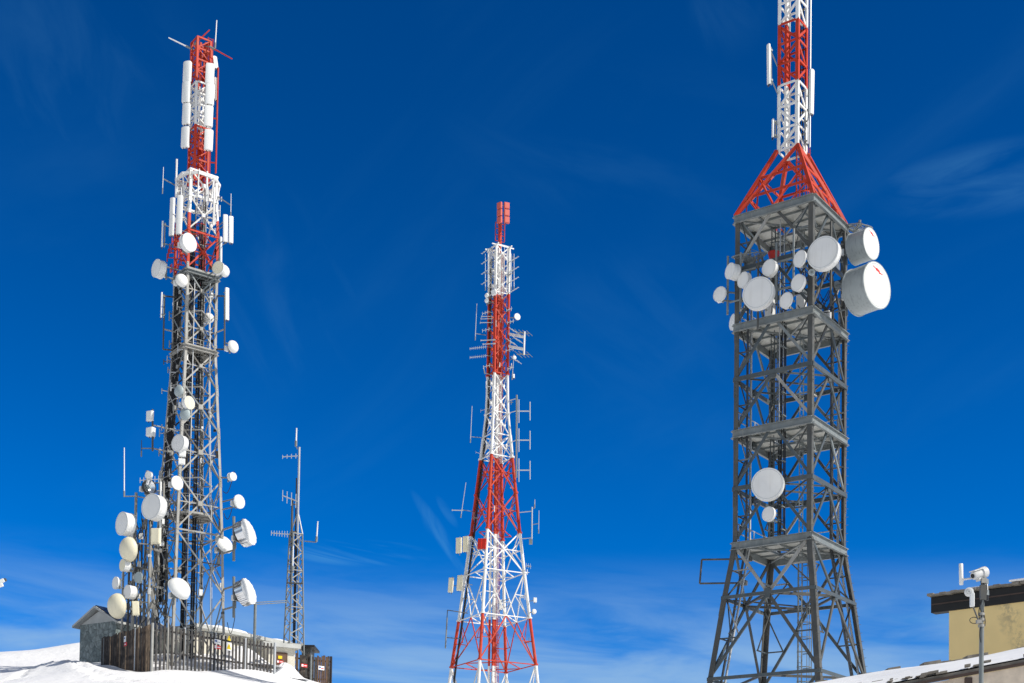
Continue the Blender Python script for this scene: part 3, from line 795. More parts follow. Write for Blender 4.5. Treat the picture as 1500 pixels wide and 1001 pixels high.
# plan bracing of the diamond ring below the lowest platform
mb = MB(); zr = lz[7]; mids = [(T3.c(k, zr) + T3.c((k + 1) % 4, zr)) / 2 for k in range(4)]
for k in range(4): mb.bar(mids[k], mids[(k + 1) % 4], .12, .08); mb.bar(mids[k] + UP * .1, T3.c((k + 2) % 4, zr).lerp(mids[(k + 1) % 4], .5) + UP * .1, .07, .05)
mb.build('plan_brace', M3, T3.root)
mb = MB(); zr = lz[8]; mids = [(T3.c(k, zr) + T3.c((k + 1) % 4, zr)) / 2 for k in range(4)]
for k in range(4): mb.bar(mids[k], mids[(k + 1) % 4], .12, .08)
mb.build('plan_brace', M3, T3.root)
for zr in (lz[3], lz[5]):
    mb = MB()
    for k in (0, 1): mb.bar(T3.c(k, zr), T3.c(k + 2, zr) + UP * .13 * k, .08, .06)
    mb.build('plan_brace', M3, T3.root)
T3.ladder(lz[-1], T3.z(330), (.55, -.35), .42, [GIRT], cage=False)
T3.ladder(T3.z(801), T3.z(330), (-.2, .9), .42, [BSTEEL], cage=True, step=.3)
T3.ladder(lz[-1], T3.z(801) - .2, (.62, -.3), .5, [GIRT], cage=True, step=50)
# cable trays: inside the right leg and inside the left leg
for kk, inn, pp in ((1, .55, None), (3, .5, None)):
    pts = [T3.c(kk, z, inn) for z in (lz[-1], lz[6], T3.z(430))]
    T3.cables(pts, 8, .045, (T3.e1 * (1 if kk == 1 else .8) + T3.e2 * .3).normalized() * .26, clamps=1.3)
    wp = MB(); off = (T3.e1 * .4 + T3.e2 * -.2) if kk == 1 else (T3.e1 * .38)
    wp.path([p + off for p in pts], .06, 8); wp.build('conduit', ALU, T3.root)
for a, b, n in ((1.3, 1.2, 5), (-1.2, -.2, 3)):
    c = Vector((T3.cx, T3.Yc, 0)) + T3.e1 * a + T3.e2 * b; T3.cables([c + UP * T3.z(801), c + UP * T3.z(440)], n, .035, T3.e1 * .16, BLACK, 1.1)
for y in (404, 563, 722):
    z = T3.z(y)
    for k in range(4): mb = MB(); p = (T3.c(k, z) + T3.c((k + 1) % 4, z)) / 2; q = (T3.c((k + 1) % 4, z) + T3.c((k + 2) % 4, z)) / 2; mb.bar(p, q, .08, .06); mb.build('plan_brace', BSTEEL, T3.root)
# thin inner service pipes
for (a, b) in ((-.2, .3), (.1, .8), (-.9, .2)):
    mb = MB(); c = Vector((T3.cx, T3.Yc, 0)) + T3.e1 * a + T3.e2 * b; mb.tube(c + UP * T3.z(640), c + UP * T3.z(330), .03, 6); mb.build('service_pipe', ALU if a < 0 else GIRT, T3.root)
# step bolts on the near and left legs
for k in (0, 3, 1):
    mb = MB(); z = lz[-1] + 2; d = (T3.e1 if k != 1 else -T3.e1)
    while z < T3.z(330):
        p = T3.c(k, z); mb.tube(p + d * .06, p + d * .06 - T3.e2 * .13, .011, 5); z += .42
    mb.build('step_bolts', GIRT, T3.root)

# mast on top : its own square profile, same tower object
zb = T3.z(224); zt = T3.z(-150); aM = S(33.7, 71)


def mc(k, z, ins=0):
    a = aM / 2 - ins; sx, sy = ((-1, -1), (1, -1), (1, 1), (-1, 1))[k]; return Vector((T3.cx, T3.Yc, z)) + T3.e1 * sx * a + T3.e2 * sy * a


mcol = bands(T3, [(224, 2), (129, 1), (40, 2), (-52, 1), (-140, 2)])
cuts = [z for z in mcol.cuts]
for k in range(4):
    mb = MB(); sx, sy = ((-1, -1), (1, -1), (1, 1), (-1, 1))[k]; zs = sorted(set(cuts + [zb, zt]))
    for z0, z1 in zip(zs[:-1], zs[1:]): mb.angle(mc(k, z0), mc(k, z1), .17, T3.e1 * -sx, T3.e2 * -sy, .03, mcol((z0 + z1) / 2))
    mb.build('mast_leg', M3, T3.root)
my = [224, 193, 161, 129, 98, 69, 40, 10, -21, -52, -84, -116, -150]; mz = [T3.z(y) for y in my]
for i in range(len(mz) - 1):
    for k in range(4):
        a, b = k, (k + 1) % 4; p, q = (mc(a, mz[i]), mc(b, mz[i])); p1, q1 = mc(a, mz[i + 1]), mc(b, mz[i + 1]); nn = (p + q) / 2 - Vector((T3.cx, T3.Yc, mz[i])); nn.normalize()
        mb = MB(); mi = mcol((mz[i] + mz[i + 1]) / 2); mg = mcol(mz[i] - .05) if i else 2
        mb.bar(p - nn * .03, q - nn * .03, .10, .05, mg, side=UP)
        A, B = (p, q1) if (i + k) % 2 else (q, p1)
        mb.bar(A - nn * .08, B - nn * .08, .11, .05, mi, side=(B - A).cross(nn))
        mm = (p1 + q1) / 2; C2 = (p + q) / 2
        if k in (0, 2): mb.bar(A.lerp(B, .5) - nn * .12, (q1 if (i + k) % 2 else p1).lerp(q if (i + k) % 2 else p, .5) - nn * .12, .05, .04, mi)
        mb.build('mast_brace', M3, T3.root)
T3.ladder(zb + .3, zt, (-.1, .28), .36, M3, mcol, cage=False, step=.3)
mb = MB(); c = Vector((T3.cx, T3.Yc, 0)) + T3.e2 * .22 + T3.e1 * -.26
zs = sorted(set([zb] + [z for z in cuts if z > zb] + [zt]))
for z0, z1 in zip(zs[:-1], zs[1:]): mb.bar(c + UP * z0, c + UP * z1, .26, .12, mcol((z0 + z1) / 2), side=T3.e1)
mb.build('cable_tray', M3, T3.root)
cb = MB()
for i, (a, b) in enumerate(((.47, -.35), (.50, -.2), (.5, 0))):
    c = Vector((T3.cx, T3.Yc, 0)) + T3.e1 * a + T3.e2 * b; cb.tube(c + UP * (zb - 3), c + UP * zt, .03, 6)
cb.build('cable_bundle', BLACK, T3.root)
mb = MB(); c = mc(1, 0) + T3.e1 * .17 - T3.e2 * .05; mb.tube(c + UP * T3.z(212), c + UP * zt, .045, 8); mb.build('conduit', ALU, T3.root)

# red pyramid between the top platform and the mast
zp = T3.z(325)
for k in range(4):
    mb = MB(); mb.bar(T3.c(k, zp), mc(k, zb), .17, .17, 1, side=T3.e1); mb.build('pyramid_leg', M3, T3.root)
    a, b = k, (k + 1) % 4; mb = MB(); A0, B0, A1, B1 = mc(a, zb), mc(b, zb), T3.c(a, zp), T3.c(b, zp)
    if k in (3, 0):
        top = mc(0, zb)
        ends = (T3.c(3, zp) if k == 3 else T3.c(1, zp))
    else: top = mc(2, zb); ends = T3.c(1, zp) if k == 1 else T3.c(3, zp)
    mb.bar(top, ends, .16, .12, 1)
    for t in (.42, .72): mb.bar(A0.lerp(A1, t), B0.lerp(B1, t), .11, .07, 1, side=UP)
    Mm = (A1 + B1) / 2; mb.bar(A0.lerp(A1, .42), Mm, .1, .07, 1); mb.bar(B0.lerp(B1, .42), Mm, .1, .07, 1)
    mb.bar(A0.lerp(A1, .72), A1.lerp(B1, .28), .06, .05, 1); mb.bar(B0.lerp(B1, .72), B1.lerp(A1, .28), .06, .05, 1)
    mb.build('pyramid_brace', M3, T3.root)
T3.ladder(zp, zb, (.1, -.3), .4, [RED], cage=True)
mb = MB(); c = Vector((T3.cx - .9, T3.Yc, T3.z(388))); mb.lathe(c, UP, [(0, .0), (.16, .0), (.3, .55), (.3, .62), (0, .62)], 8, 0, False); mb.build('obstruction_lamp', DRED, T3.root)
# platform clutter: junction boxes and drooping cables on the equipment level
for i, (a, b, h) in enumerate(((-1.4, -1.2, .5), (-.5, -1.6, .35), (.9, -1.5, .45), (1.2, .8, .6), (-1.6, .4, .55))):
    mb = MB(); c = Vector((T3.cx, T3.Yc, T3.z(484) + .1)) + T3.e1 * a + T3.e2 * b; mb.box(c + UP * h, T3.e1 * .16, T3.e2 * .22, UP * h * .8); mb.build('junction_box', GIRT if i % 2 else SHROUD, T3.root, bevel=.02)
for i in range(40):
    a = T3.c(3, T3.z(484)).lerp(T3.c(0, T3.z(484)), random.random()); k = random.random()
    if i % 2: a = T3.c(0, T3.z(484)).lerp(T3.c(1, T3.z(484)), random.random())
    a = a - (a - T3.axis(a.z)) * random.uniform(.05, .4) + UP * random.uniform(.5, 3.2); b = a + T3.e1 * random.uniform(-1.5, 1.5) + T3.e2 * random.uniform(-1.2, .8) + UP * random.uniform(-.8, 1.2)
    pts = [a.lerp(b, t) - UP * (math.sin(math.pi * t) * .45) for t in [j / 7 for j in range(8)]]; mb = MB(); mb.path(pts, .022, 5); mb.build('slack_cable', BLACK, T3.root)
for y0 in (452, 412):
    mb = MB(); z = T3.z(y0); mb.tube(T3.c(3, z).lerp(T3.c(0, z), -.03) - T3.e1 * .3, T3.c(0, z).lerp(T3.c(3, z), .04) - T3.e1 * .3, .05, 8)
    for t in (.1, .5, .9): mb.tube(T3.c(3, z).lerp(T3.c(0, z), t) - T3.e1 * .3, T3.c(3, z).lerp(T3.c(0, z), t), .04, 6)
    mb.build('antenna_rail', GIRT, T3.root)
for t, y0, y1 in ((.12, 385, 470), (.35, 395, 502), (.58, 385, 470), (.80, 372, 468), (-.05, 385, 470)):
    mb = MB(); q = lambda y: T3.c(3, T3.z(y)).lerp(T3.c(0, T3.z(y)), t) - T3.e1 * .36; mb.tube(q(y0), q(y1), .055, 8); mb.build('antenna_pole', GIRT if t != .35 else DSTEEL, T3.root)
for k, t, y0, y1 in ((0, .35, 350, 470), (0, .75, 345, 470), (1, .1, 340, 470)):
    mb = MB(); q = lambda y: T3.c(k, T3.z(y)).lerp(T3.c(k + 1, T3.z(y)), t) - (T3.e2 if k == 0 else -T3.e1) * .3; mb.tube(q(y0), q(y1), .06, 8); mb.build('antenna_pole', DSTEEL, T3.root)
# rectangular bracket frame sticking out on the left
fr = thing('bracket_frame', 'empty rectangular tube frame sticking out left from the flared leg of the pyramid topped tower', 'bracket', P(1040, 857, 72.5))
mb = MB(); A, B, C, D = P(1068, 823, 72.8), P(1028, 820, 72.8), P(1025, 855, 72.8), P(1060, 858, 72.8)
A = T3.nearest(A); D = T3.nearest(D)
mb.tube(A, B, .05, 8); mb.tube(B, C, .05, 8); mb.tube(C, D, .05, 8); mb.build('tube_frame', DSTEEL, fr)
cl = MB(); cl.box(A, T3.e1 * .12, T3.e2 * .12, UP * .12); cl.box(D, T3.e1 * .12, T3.e2 * .12, UP * .12); cl.build('leg_clamp', DSTEEL, fr)


def YL(px, off=.8): return 70.6 + (68 - 70.6) * (px - 1075) / (1188 - 1075) - off


g3 = 'dishes on the pyramid topped tower'
for (px, py, d, Y, az, k, lab, kw) in (
    (1069, 397, 23, YL(1069, .9), -60, 'drum', 'small white drum dish at upper left corner of the pyramid topped tower, facing left', dict(depth=.5)),
    (1088, 410, 23, YL(1088, .7), -55, 'drum', 'small white drum dish tucked behind the upper left rim of the large cluster dish', dict(depth=.3)),
    (1126, 392, 24, YL(1126, .8), -45, 'drum', 'small white drum dish directly above the large frontal dish in the tower\'s dish cluster', dict(depth=.34)),
    (1110, 429, 47, YL(1110, 1.3), -29, 'drum', 'large white round dish in the middle of the small dish cluster below the top platform', dict(depth=.2)),
    (1171, 379, 24, YL(1171, .9), -54, 'flat', 'small flat white dish just left of the large dish under the red pyramid', {}),
    (1205, 370, 48, 67.0, -34, 'drum', 'large white round dish on the near leg just under the top platform', dict(depth=.25)),
    (1168, 414, 24, YL(1168, .9), -50, 'drum', 'small white drum dish below the flat one and left of the near leg', dict(depth=.22)),
    (1151, 440, 23, YL(1151, .9), -49, 'flat', 'small flat grey white dish lowest of the cluster, just above the second platform', {}),
    (1054, 431, 22, YL(1054, .9), -41, 'flat', 'outermost small white dish hanging off the left leg beside the blue sky', {}),
    (1276.5, 357, 46, 69.6, 46, 'drum', 'smaller of two deep grey drum dishes with red flash mark on white face, right corner', dict(depth=.66, shell=GSHROUD, mark=.29)),
    (1285, 418, 68, 68.6, 41, 'drum', 'biggest deep grey drum dish with red flash mark on white face, right corner', dict(depth=.57, shell=GSHROUD, mark=.31)),
    (1073, 472, 23, 71.2, -72, 'flat', 'small white dish seen edge on behind the left leg at second platform level', {}),
    (1189, 399, 9, 67.6, -5, 'flat', 'tiny grey dish on the near leg below the large top dish', dict(face=DGREY, radio=False)),
    (1228, 388, 20, 70.5, 64, 'flat', 'small grey white dish seen sideways inside the right face behind the two big drums', dict(face=SHROUD)),
    (1227, 418, 12, 70.3, 20, 'drum', 'little grey drum just left of the biggest drum dish', dict(face=GSHROUD, shell=GSHROUD)),
    (1124, 709, 47, YL(1124, 1.0), -20, 'drum', 'large white round dish alone halfway down the grey tower above a smaller one', dict(depth=.2)),
    (1125, 753, 21.5, YL(1125, 1.0), -46, 'drum', 'small white dish right below the lone large dish, above the lowest platform', dict(depth=.22)),
): dish(px, py, d, Y, az, k, lab, host=T3, group=None, **kw)
grid_dish(1258, 333, 40, 71.5, 25, 'see through wire grid dish behind the upper grey drum at the right corner', T3, el=74)
grid_dish(1098, 374, 52, 70.6, -20, 'see through wire grid dish inside the left corner under the top platform', T3, el=72)
for (px, py, w, h, Y, az, roll, lab) in (
    (1124.5, 94, 6, 62, 69.5, -60, 1.5, 'white panel antenna standing off left of the striped mast on the pyramid'),
    (1191, 134, 8, 68, 69.3, 40, -1.2, 'long white panel antenna standing off right of the striped mast on the pyramid'),
    (1131, 188, 4, 28, 70.6, -70, 0, 'short white panel antenna low on the left side of the striped mast'),
    (1184.5, 192, 4, 40, 70.6, 80, 0, 'thin white panel antenna low on the right side of the striped mast')):
    o = P(px, py, Y); panel(px, py, w, h, Y, az, lab, to=mc(3 if px < 1150 else 1, o.z), roll=roll, gap=.12)

# ================================================================== LEFT TOWER (grey, crowded)
T1 = Tower('lattice_tower', 'tall grey steel lattice tower crowded with dishes, red and white mast on top', (284, 520), 85, 36.8,
           [(1000, 86), (925, 81), (860, 77.5), (780, 73), (690, 65.7), (600, 57.5), (520, 49.6), (340, 49.2), (285, 44), (262, 44)])
RED2 = mat('faded_red_paint', (.42, .07, .04), .7, 0, .25, 3, dirt=(.30, .13, .09), dirt_amt=.6); WHT2 = mat('greyed_white_paint', (.58, .57, .54), .6, 0, .15, 3, dirt=(.36, .30, .23), dirt_amt=.5)
M1 = [STEEL, RED, WHT, DSTEEL, RED2, WHT2, GIRT]; T1.vary = {0: (0, 0, 0, 6, 3), 1: (1, 1, 4), 2: (2, 2, 5)}
c1 = bands(T1, [(1000, 0), (404, 1), (326, 2)])
lv = [262, 300, 351, 406, 463, 516, 574, 637, 707, 787, 874, 975]; lz1 = [T1.z(y) for y in lv]
zg = min(gz(T1.c(k, lz1[-1]).x, T1.c(k, lz1[-1]).y) for k in range(4)) - .3; lz1[-1] = zg
zz = sorted(set(lz1 + c1.cuts[1:]))
zz = [zz[0]] + [z for z in zz[1:]]
T1.legs(zz, .155, M1, c1, 'angle', [(lz1[i] - .35, .7) for i in range(2, 11)])
for i in range(len(lz1) - 1):
    T1.panel(lz1[i], lz1[i + 1], 'X', .088 if i > 4 else .08, M1, c1, gus=.28 if i > 5 else .2, midgirt=i > 1, sub=.05 if i > 2 else None, girt=.1 if i in (0, 1, 2, 3, 5, 9) else None)
T1.platform(T1.z(409), .18, floor=DSTEEL); T1.platform(T1.z(518), .18, floor=PLATE, beams=STEEL); T1.rail(T1.z(518), .55, (2, 3, 0), STEEL, .02)
# round platform
zr = T1.z(757); mb = MB(); mb.lathe(T1.axis(zr), UP, [(.4, 0), (1.35, 0), (1.35, -.12), (1.25, -.12), (1.2, -.04), (.4, -.04), (.4, 0)], 32, 0, False)
for i in range(8):
    a = 2 * math.pi * i / 8; q = Vector((math.cos(a), math.sin(a), 0)); mb.bar(T1.axis(zr - .1) + q * .4, T1.axis(zr - .1) + q * 1.3, .06, .1)
mb.build('round_platform', STEEL, T1.root)
mb = MB()
for hh in (.55, 1.05): mb.path([T1.axis(zr + hh) + Vector((math.cos(t) * 1.33, math.sin(t) * 1.33, 0)) for t in [2 * math.pi * i / 24 for i in range(25)]], .022, 5)
for i in range(12): t = 2 * math.pi * i / 12; q = T1.axis(zr) + Vector((math.cos(t) * 1.33, math.sin(t) * 1.33, 0)); mb.tube(q, q + UP * 1.05, .022, 5)
mb.build('guard_rail', STEEL, T1.root)
for i in range(2, 10):
    zr = lz1[i]; mb = MB(); mids = [(T1.c(k, zr) + T1.c((k + 1) % 4, zr)) / 2 for k in range(4)]
    for k in range(4): mb.bar(mids[k], mids[(k + 1) % 4], .07, .05, c1(zr))
    mb.build('plan_brace', M1, T1.root)
T1.ladder(zg, T1.z(290), (.25, .3), .4, M1, bands(T1, [(1000, 3), (404, 1), (326, 2)]), cage=True)
# cable columns: two black risers inside, one fat bundle down the left face
for (a, b, n, sp, r) in ((.18, -.30, 6, .13, .035), (-.42, -.35, 6, .14, .035), (-.15, .45, 4, .12, .03)):
    c = Vector((T1.cx, T1.Yc, 0)) + T1.e1 * a + T1.e2 * b; T1.cables([c + UP * zg, c + UP * T1.z(330)], n, r, T1.e1 * sp, BLACK, .85)
def lf(z, t): return T1.c(3, z).lerp(T1.c(0, z), t) + T1.e1 * .10
T1.cables([lf(z, .30) for z in (T1.z(885), T1.z(780), T1.z(690), T1.z(600), T1.z(520), T1.z(408))], 16, .05, (T1.c(3, 20) - T1.c(0, 20)).normalized() * .48, BLACK, .8, clampm=STEEL)
T1.cables([lf(z, .62) + T1.e1 * .5 for z in (zg, T1.z(780), T1.z(690), T1.z(600), T1.z(520), T1.z(408))], 4, .035, (T1.c(3, 20) - T1.c(0, 20)).normalized() * .12, CABLE, 1.2, clampm=STEEL)
for k, t in ((0, .8), (0, .25), (1, .5)):
    mb = MB(); q = [T1.c(k, z).lerp(T1.c(k + 1, z), t) * .9 + T1.axis(z) * .1 for z in (zg, T1.z(780), T1.z(600), T1.z(420))]; mb.path(q, .03, 6); mb.build('service_pipe', ALU, T1.root)
# small clutter along the left face: stand-off brackets and cable loops
for i in range(60):
    y = random.uniform(440, 880); z = T1.z(y); t = random.uniform(-.05, .9); p = T1.c(3, z).lerp(T1.c(0, z), t); mb = MB()
    q = p - T1.e1 * random.uniform(.1, .35) + T1.e2 * random.uniform(-.1, .25) + UP * random.uniform(-.1, .1); mb.tube(p, q, .03, 6); mb.tube(q - UP * .2, q + UP * random.uniform(.1, .35), .035, 6)
    mb.build('standoff_bracket', random.choice((STEEL, ALU, DSTEEL)), T1.root)
for i in range(64):
    y = random.uniform(420, 900); z = T1.z(y); k = random.choice((3, 0, 2)); a = T1.c(k, z).lerp(T1.c((k + 1) % 4, z), random.random()); a = a.lerp(T1.axis(z), random.uniform(.1, .6))
    b = a + Vector((random.uniform(-.6, .6), random.uniform(-.5, .5), random.uniform(-1.2, .5))); mb = MB(); mb.path([a.lerp(b, t) - UP * math.sin(math.pi * t) * .35 for t in [j / 6 for j in range(7)]], .018, 5); mb.build('slack_cable', BLACK, T1.root)

for i in range(44):  # couplers and cable glands fixed to the legs
    z = T1.z(random.uniform(340, 900)); k = random.randrange(4); c = T1.c(k, z, random.uniform(.05, .3)); mb = MB(); mb.box(c, T1.e1 * random.uniform(.05, .12), T1.e2 * random.uniform(.05, .1), UP * random.uniform(.06, .22)); mb.build('coupler_box', random.choice((STEEL, SHROUD, DSTEEL, BLACK)), T1.root)
for i in range(18):  # red arms with small fittings at the red section
    z = T1.z(random.uniform(335, 402)); a = T1.c(3, z).lerp(T1.c(0, z), random.random()); q = a - T1.e1 * random.uniform(.2, .55) + T1.e2 * random.uniform(-.1, .3); mb = MB(); mb.tube(a, q, .03, 6); mb.tube(q - UP * .25, q + UP * .25, .035, 6); mb.build('standoff_bracket', RED, T1.root)
for i in range(26):  # white fittings round the upper section
    z = T1.z(random.uniform(268, 335)); k = random.randrange(4); a = T1.c(k, z).lerp(T1.c((k + 1) % 4, z), random.random()); d = (a - T1.axis(z)).normalized(); q = a + d * random.uniform(.1, .55); mb = MB(); mb.tube(a - d * .3, q, .03, 6); mb.tube(q - UP * random.uniform(.1, .4), q + UP * random.uniform(.1, .5), .035, 6); mb.build('standoff_bracket', random.choice((WHT, WHT2, ALU)), T1.root)
# octagonal white ring walkway at the top of the lattice
for (yr, rad, h) in ((268, 1.32, .16), (300, 1.12, .14)):
    zr = T1.z(yr); mb = MB(); pts = [T1.axis(zr) + Vector((math.cos(R(22.5 + 45 * i + 36.8)) * rad, math.sin(R(22.5 + 45 * i + 36.8)) * rad, 0)) for i in range(8)]
    for i in range(8): mb.bar(pts[i], pts[(i + 1) % 8], h, .09, 0, side=UP)
    for k in range(4): mb.bar(T1.c(k, zr), pts[(2 * k + 4) % 8], .09, .07); mb.bar(T1.c(k, zr), pts[(2 * k + 3) % 8], .09, .07)
    mb.build('ring_frame', WHT, T1.root)
mb = MB(); z0, z1 = T1.z(268), T1.z(300)
for i in range(8):
    a = R(22.5 + 45 * i + 36.8); p = Vector((math.cos(a), math.sin(a), 0)); mb.tube(T1.axis(z0) + p * 1.30, T1.axis(z1) + p * 1.12, .045, 8)
    if i % 2 == 0: b = R(22.5 + 45 * (i + 1) + 36.8); mb.bar(T1.axis(z0) + p * 1.28, T1.axis(z1) + Vector((math.cos(b), math.sin(b), 0)) * 1.12, .06, .05)
mb.build('ring_post', WHT, T1.root)
mb = MB()
for (dx, y0, y1) in ((-1.1, 245, 300), (.75, 262, 306), (1.2, 285, 340)): q = T1.axis(0) + Vector((dx, -.9, 0)); mb.tube(q + UP * T1.z(y0), q + UP * T1.z(y1), .06, 8)
mb.build('antenna_pole', WHT, T1.root)
# upper mast
am = S(21, 85); zb1, zt1 = T1.z(272), T1.z(62)


def m1(k, z, sc=1.0):
    a = am / 2 * sc; sx, sy = ((-1, -1), (1, -1), (1, 1), (-1, 1))[k]; return T1.axis(z) + T1.e1 * sx * a + T1.e2 * sy * a


u1 = bands(T1, [(300, 1), (190, 2), (127, 1)])
zs = sorted([zb1] + [z for z in u1.cuts[1:]] + [zt1])
for k in range(4):
    mb = MB()
    for z0, z1 in zip(zs[:-1], zs[1:]): mb.bar(m1(k, z0), m1(k, z1), .13, .13, u1((z0 + z1) / 2), side=T1.e1)
    mb.build('mast_leg', M1, T1.root)
ny = 13
for i in range(ny):
    za, zc = zt1 + (zb1 - zt1) * i / ny, zt1 + (zb1 - zt1) * (i + 1) / ny; mi = u1((za + zc) / 2)
    for k in range(4):
        mb = MB(); a, b = k, (k + 1) % 4; mb.bar(m1(a, za), m1(b, za), .09, .06, mi); mb.bar(m1(a, za), m1(b, zc), .06, .05, mi) if (i + k) % 2 else mb.bar(m1(b, za), m1(a, zc), .06, .05, mi); mb.build('mast_brace', M1, T1.root)
for (a, b, w) in ((0, .05, .12), (-.22, .1, .09), (.24, -.15, .08)):
    mb = MB(); c = T1.e1 * a + T1.e2 * b
    for z0, z1 in zip(zs[:-1], zs[1:]): mb.bar(T1.axis(z0) + c, T1.axis(z1) + c, w, w * .6, u1((z0 + z1) / 2), side=T1.e1)
    mb.build('cable_tray', M1, T1.root)
for i in range(22):  # clamps and couplers on the mast
    z = random.uniform(zb1, zt1); k = random.randrange(4); mb = MB(); c = m1(k, z, random.uniform(.2, 1.15)); mb.box(c, T1.e1 * random.uniform(.05, .14), T1.e2 * random.uniform(.05, .1), UP * random.uniform(.06, .28)); mb.build('coupler_box', M1[u1(z)], T1.root)
T1.ladder(zb1, zt1 + .2, (.42, -.42), .3, M1, u1, cage=False)
mb = MB(); q = T1.axis(0) + Vector((1.0, .3, 0)); mb.tube(q + UP * T1.z(250), q + UP * T1.z(95), .05, 8); mb.tube(q + UP * T1.z(170) - Vector((.02, 0, 0)), T1.axis(T1.z(170)) + T1.e1 * .3, .04, 6); mb.tube(q + UP * T1.z(235), T1.axis(T1.z(235)) + T1.e1 * .3, .04, 6); mb.build('antenna_pole', RED, T1.root)
# stacked white panels round the mast, rods on top
gm = 'white panels stacked on the grey tower mast'
for i, (px, py) in enumerate(((272.5, 104), (271.5, 134), (271, 166), (270, 200))):
    w = ('topmost', 'second from top', 'third from top', 'lowest')[i]
    panel(px + (0, -.6, .3, -.3)[i], py, 12.5, 31, 84.2, -18, w + ' of four white panels stacked left of the crowded tower\'s mast', host=None, to=(281, py, 84.6), depth=.45, gap=.06, roll=-1.2)
for i, (px, py) in enumerate(((307.5, 107), (307, 137), (306, 169), (305.5, 204))):
    w = ('topmost', 'second from top', 'third from top', 'lowest')[i]
    panel(px + (0, .5, -.3, .2)[i], py, 13, 31, 83.9, 14, w + ' of four white panels stacked right of the crowded tower\'s mast', to=(300, py, 84.8), depth=.45, gap=.06, roll=-1.0)
panel(316.5, 91, 8, 17, 85.2, 50, 'short white panel at the back right of the mast, just under its top', to=(309, 91, 85.2), gap=.08, roll=12)
panel(317.5, 130, 8, 33, 85.4, 58, 'white panel at the back right of the mast, half hidden behind the right stack', to=(309, 130, 85.3), gap=.08)
whip(315, 70, 317.5, 30, 85, 'tall white rod standing upright on the top right of the crowded tower\'s mast', to=(309, 75, 85), r=.04)
whip(279, 71, 247, 55.5, 84.6, 'white rod slanting out left from the mast top', to=(286, 74, 84.9), r=.045)
whip(285, 65, 307, 44, 84.6, 'red rod slanting up right from the mast top', to=(288, 72, 85), r=.045, mt=RED)
whip(308, 69, 340, 86.5, 84.6, 'dark red rod slanting down right from the mast top', to=(300, 68, 84.9), r=.045, mt=RED)
# panels at ring level
panel(250.5, 317, 7.5, 57, 83.6, -25, 'tall white panel left of a taller twin, below the white ring of the crowded tower', host=T1, gap=.1, roll=-1)
panel(262, 314, 8.5, 59, 83.0, -5, 'tall white panel right of its twin, before the left leg below the white ring', host=T1, gap=.1, roll=-1)
panel(236.5, 343, 4.5, 38, 84, -70, 'thin white panel hanging tilted at far left below the white ring', host=T1, gap=.1, roll=-5)
panel(330.5, 334, 6.8, 41, 83.5, 20, 'white panel at the right below the ring, left one of a touching pair', host=T1, gap=.15, roll=1)
panel(339, 336, 6.8, 40, 83.6, 30, 'white panel at the right below the ring, right one of a touching pair', host=T1, gap=.15, roll=1)
panel(325, 366, 4.5, 38, 84.4, 75, 'narrow white panel beside the right red leg, under the touching pair', host=T1, gap=.08, roll=2)
panel(235.5, 447, 3.5, 38, 84, -60, 'thin panel on a tube frame left of the dark upper leg of the crowded tower', to=(243, 447, 84.2), gap=.1, roll=-1.5)
panel(333.5, 445, 6, 48, 83.8, 40, 'white panel on a tube frame right of the tower above a small dish', host=None, to=(328, 445, 84.2), gap=.1, roll=1.5)
for nm, pts in (('left', [(252, 434, 84.6), (241, 434, 84.3), (239, 512, 84.3), (250, 512, 84.6)]), ('right', [(318, 434, 84.8), (329, 434, 84.3), (329, 512, 84.3), (318, 512, 84.8)])):
    fr = thing('bracket_frame', 'grey tube frame on the %s side of the crowded tower carrying a thin panel' % nm, 'bracket', P(*pts[2])); q = [P(*p) for p in pts]; q[0] = T1.nearest(q[0]); q[-1] = T1.nearest(q[-1])
    mb = MB(); mb.path(q, .05, 8); mb.build('tube_frame', DSTEEL, fr); mb = MB(); h = q[1].lerp(q[2], .62); mb.tube(h, T1.nearest(h), .045, 8); mb.build('cross_tube', STEEL, fr)
whip(238, 283, 239.5, 245, 83.8, 'thin white dipole rod on a flat arm at the left of the white ring', to=T1.c(3, T1.z(272)), armp=(238.6, 262), r=.022)
whip(338, 318, 338.5, 284, 83.8, 'thin white dipole rod on a flat arm at the right of the white ring', to=T1.c(1, T1.z(290)), armp=(338.2, 301), r=.022)

# supporting racks left of the tower
rk = thing('antenna_rack', 'tangled grey pipe rack carrying dishes at the left foot of the crowded tower', 'antenna rack', (P(215, 930, 82.5).x, 82.5, gz(P(215, 930, 82.5).x, 82.5)))
RP = [(191, 760, 930, 82.0), (199.5, 722, 925, 82.0), (203, 800, 935, 81.6), (209, 760, 925, 82.4), (216, 690, 925, 82.6), (222, 715, 930, 81.5), (228, 775, 925, 82.3), (235, 690, 925, 82.2), (240, 705, 795, 82.0), (181, 820, 905, 82.3), (195, 835, 930, 82.0), (245, 800, 930, 82.6)]
RP = [(a_, b_, c_, d_ + 1.4) for a_, b_, c_, d_ in RP]
for px, y0, y1, Y in RP:
    mb = MB(); a = P(px, y0, Y); b = P(px + (y1 - y0) * -.02, y1, Y); b = Vector((a.x, a.y, gz(a.x, a.y) - .3)) if y1 > 900 else Vector((a.x, a.y, b.z))
    mb.tube(b, a, random.choice((.055, .07, .085)), 8); mb.build('pipe_post', random.choice((STEEL, STEEL, DSTEEL, GIRT)), rk)
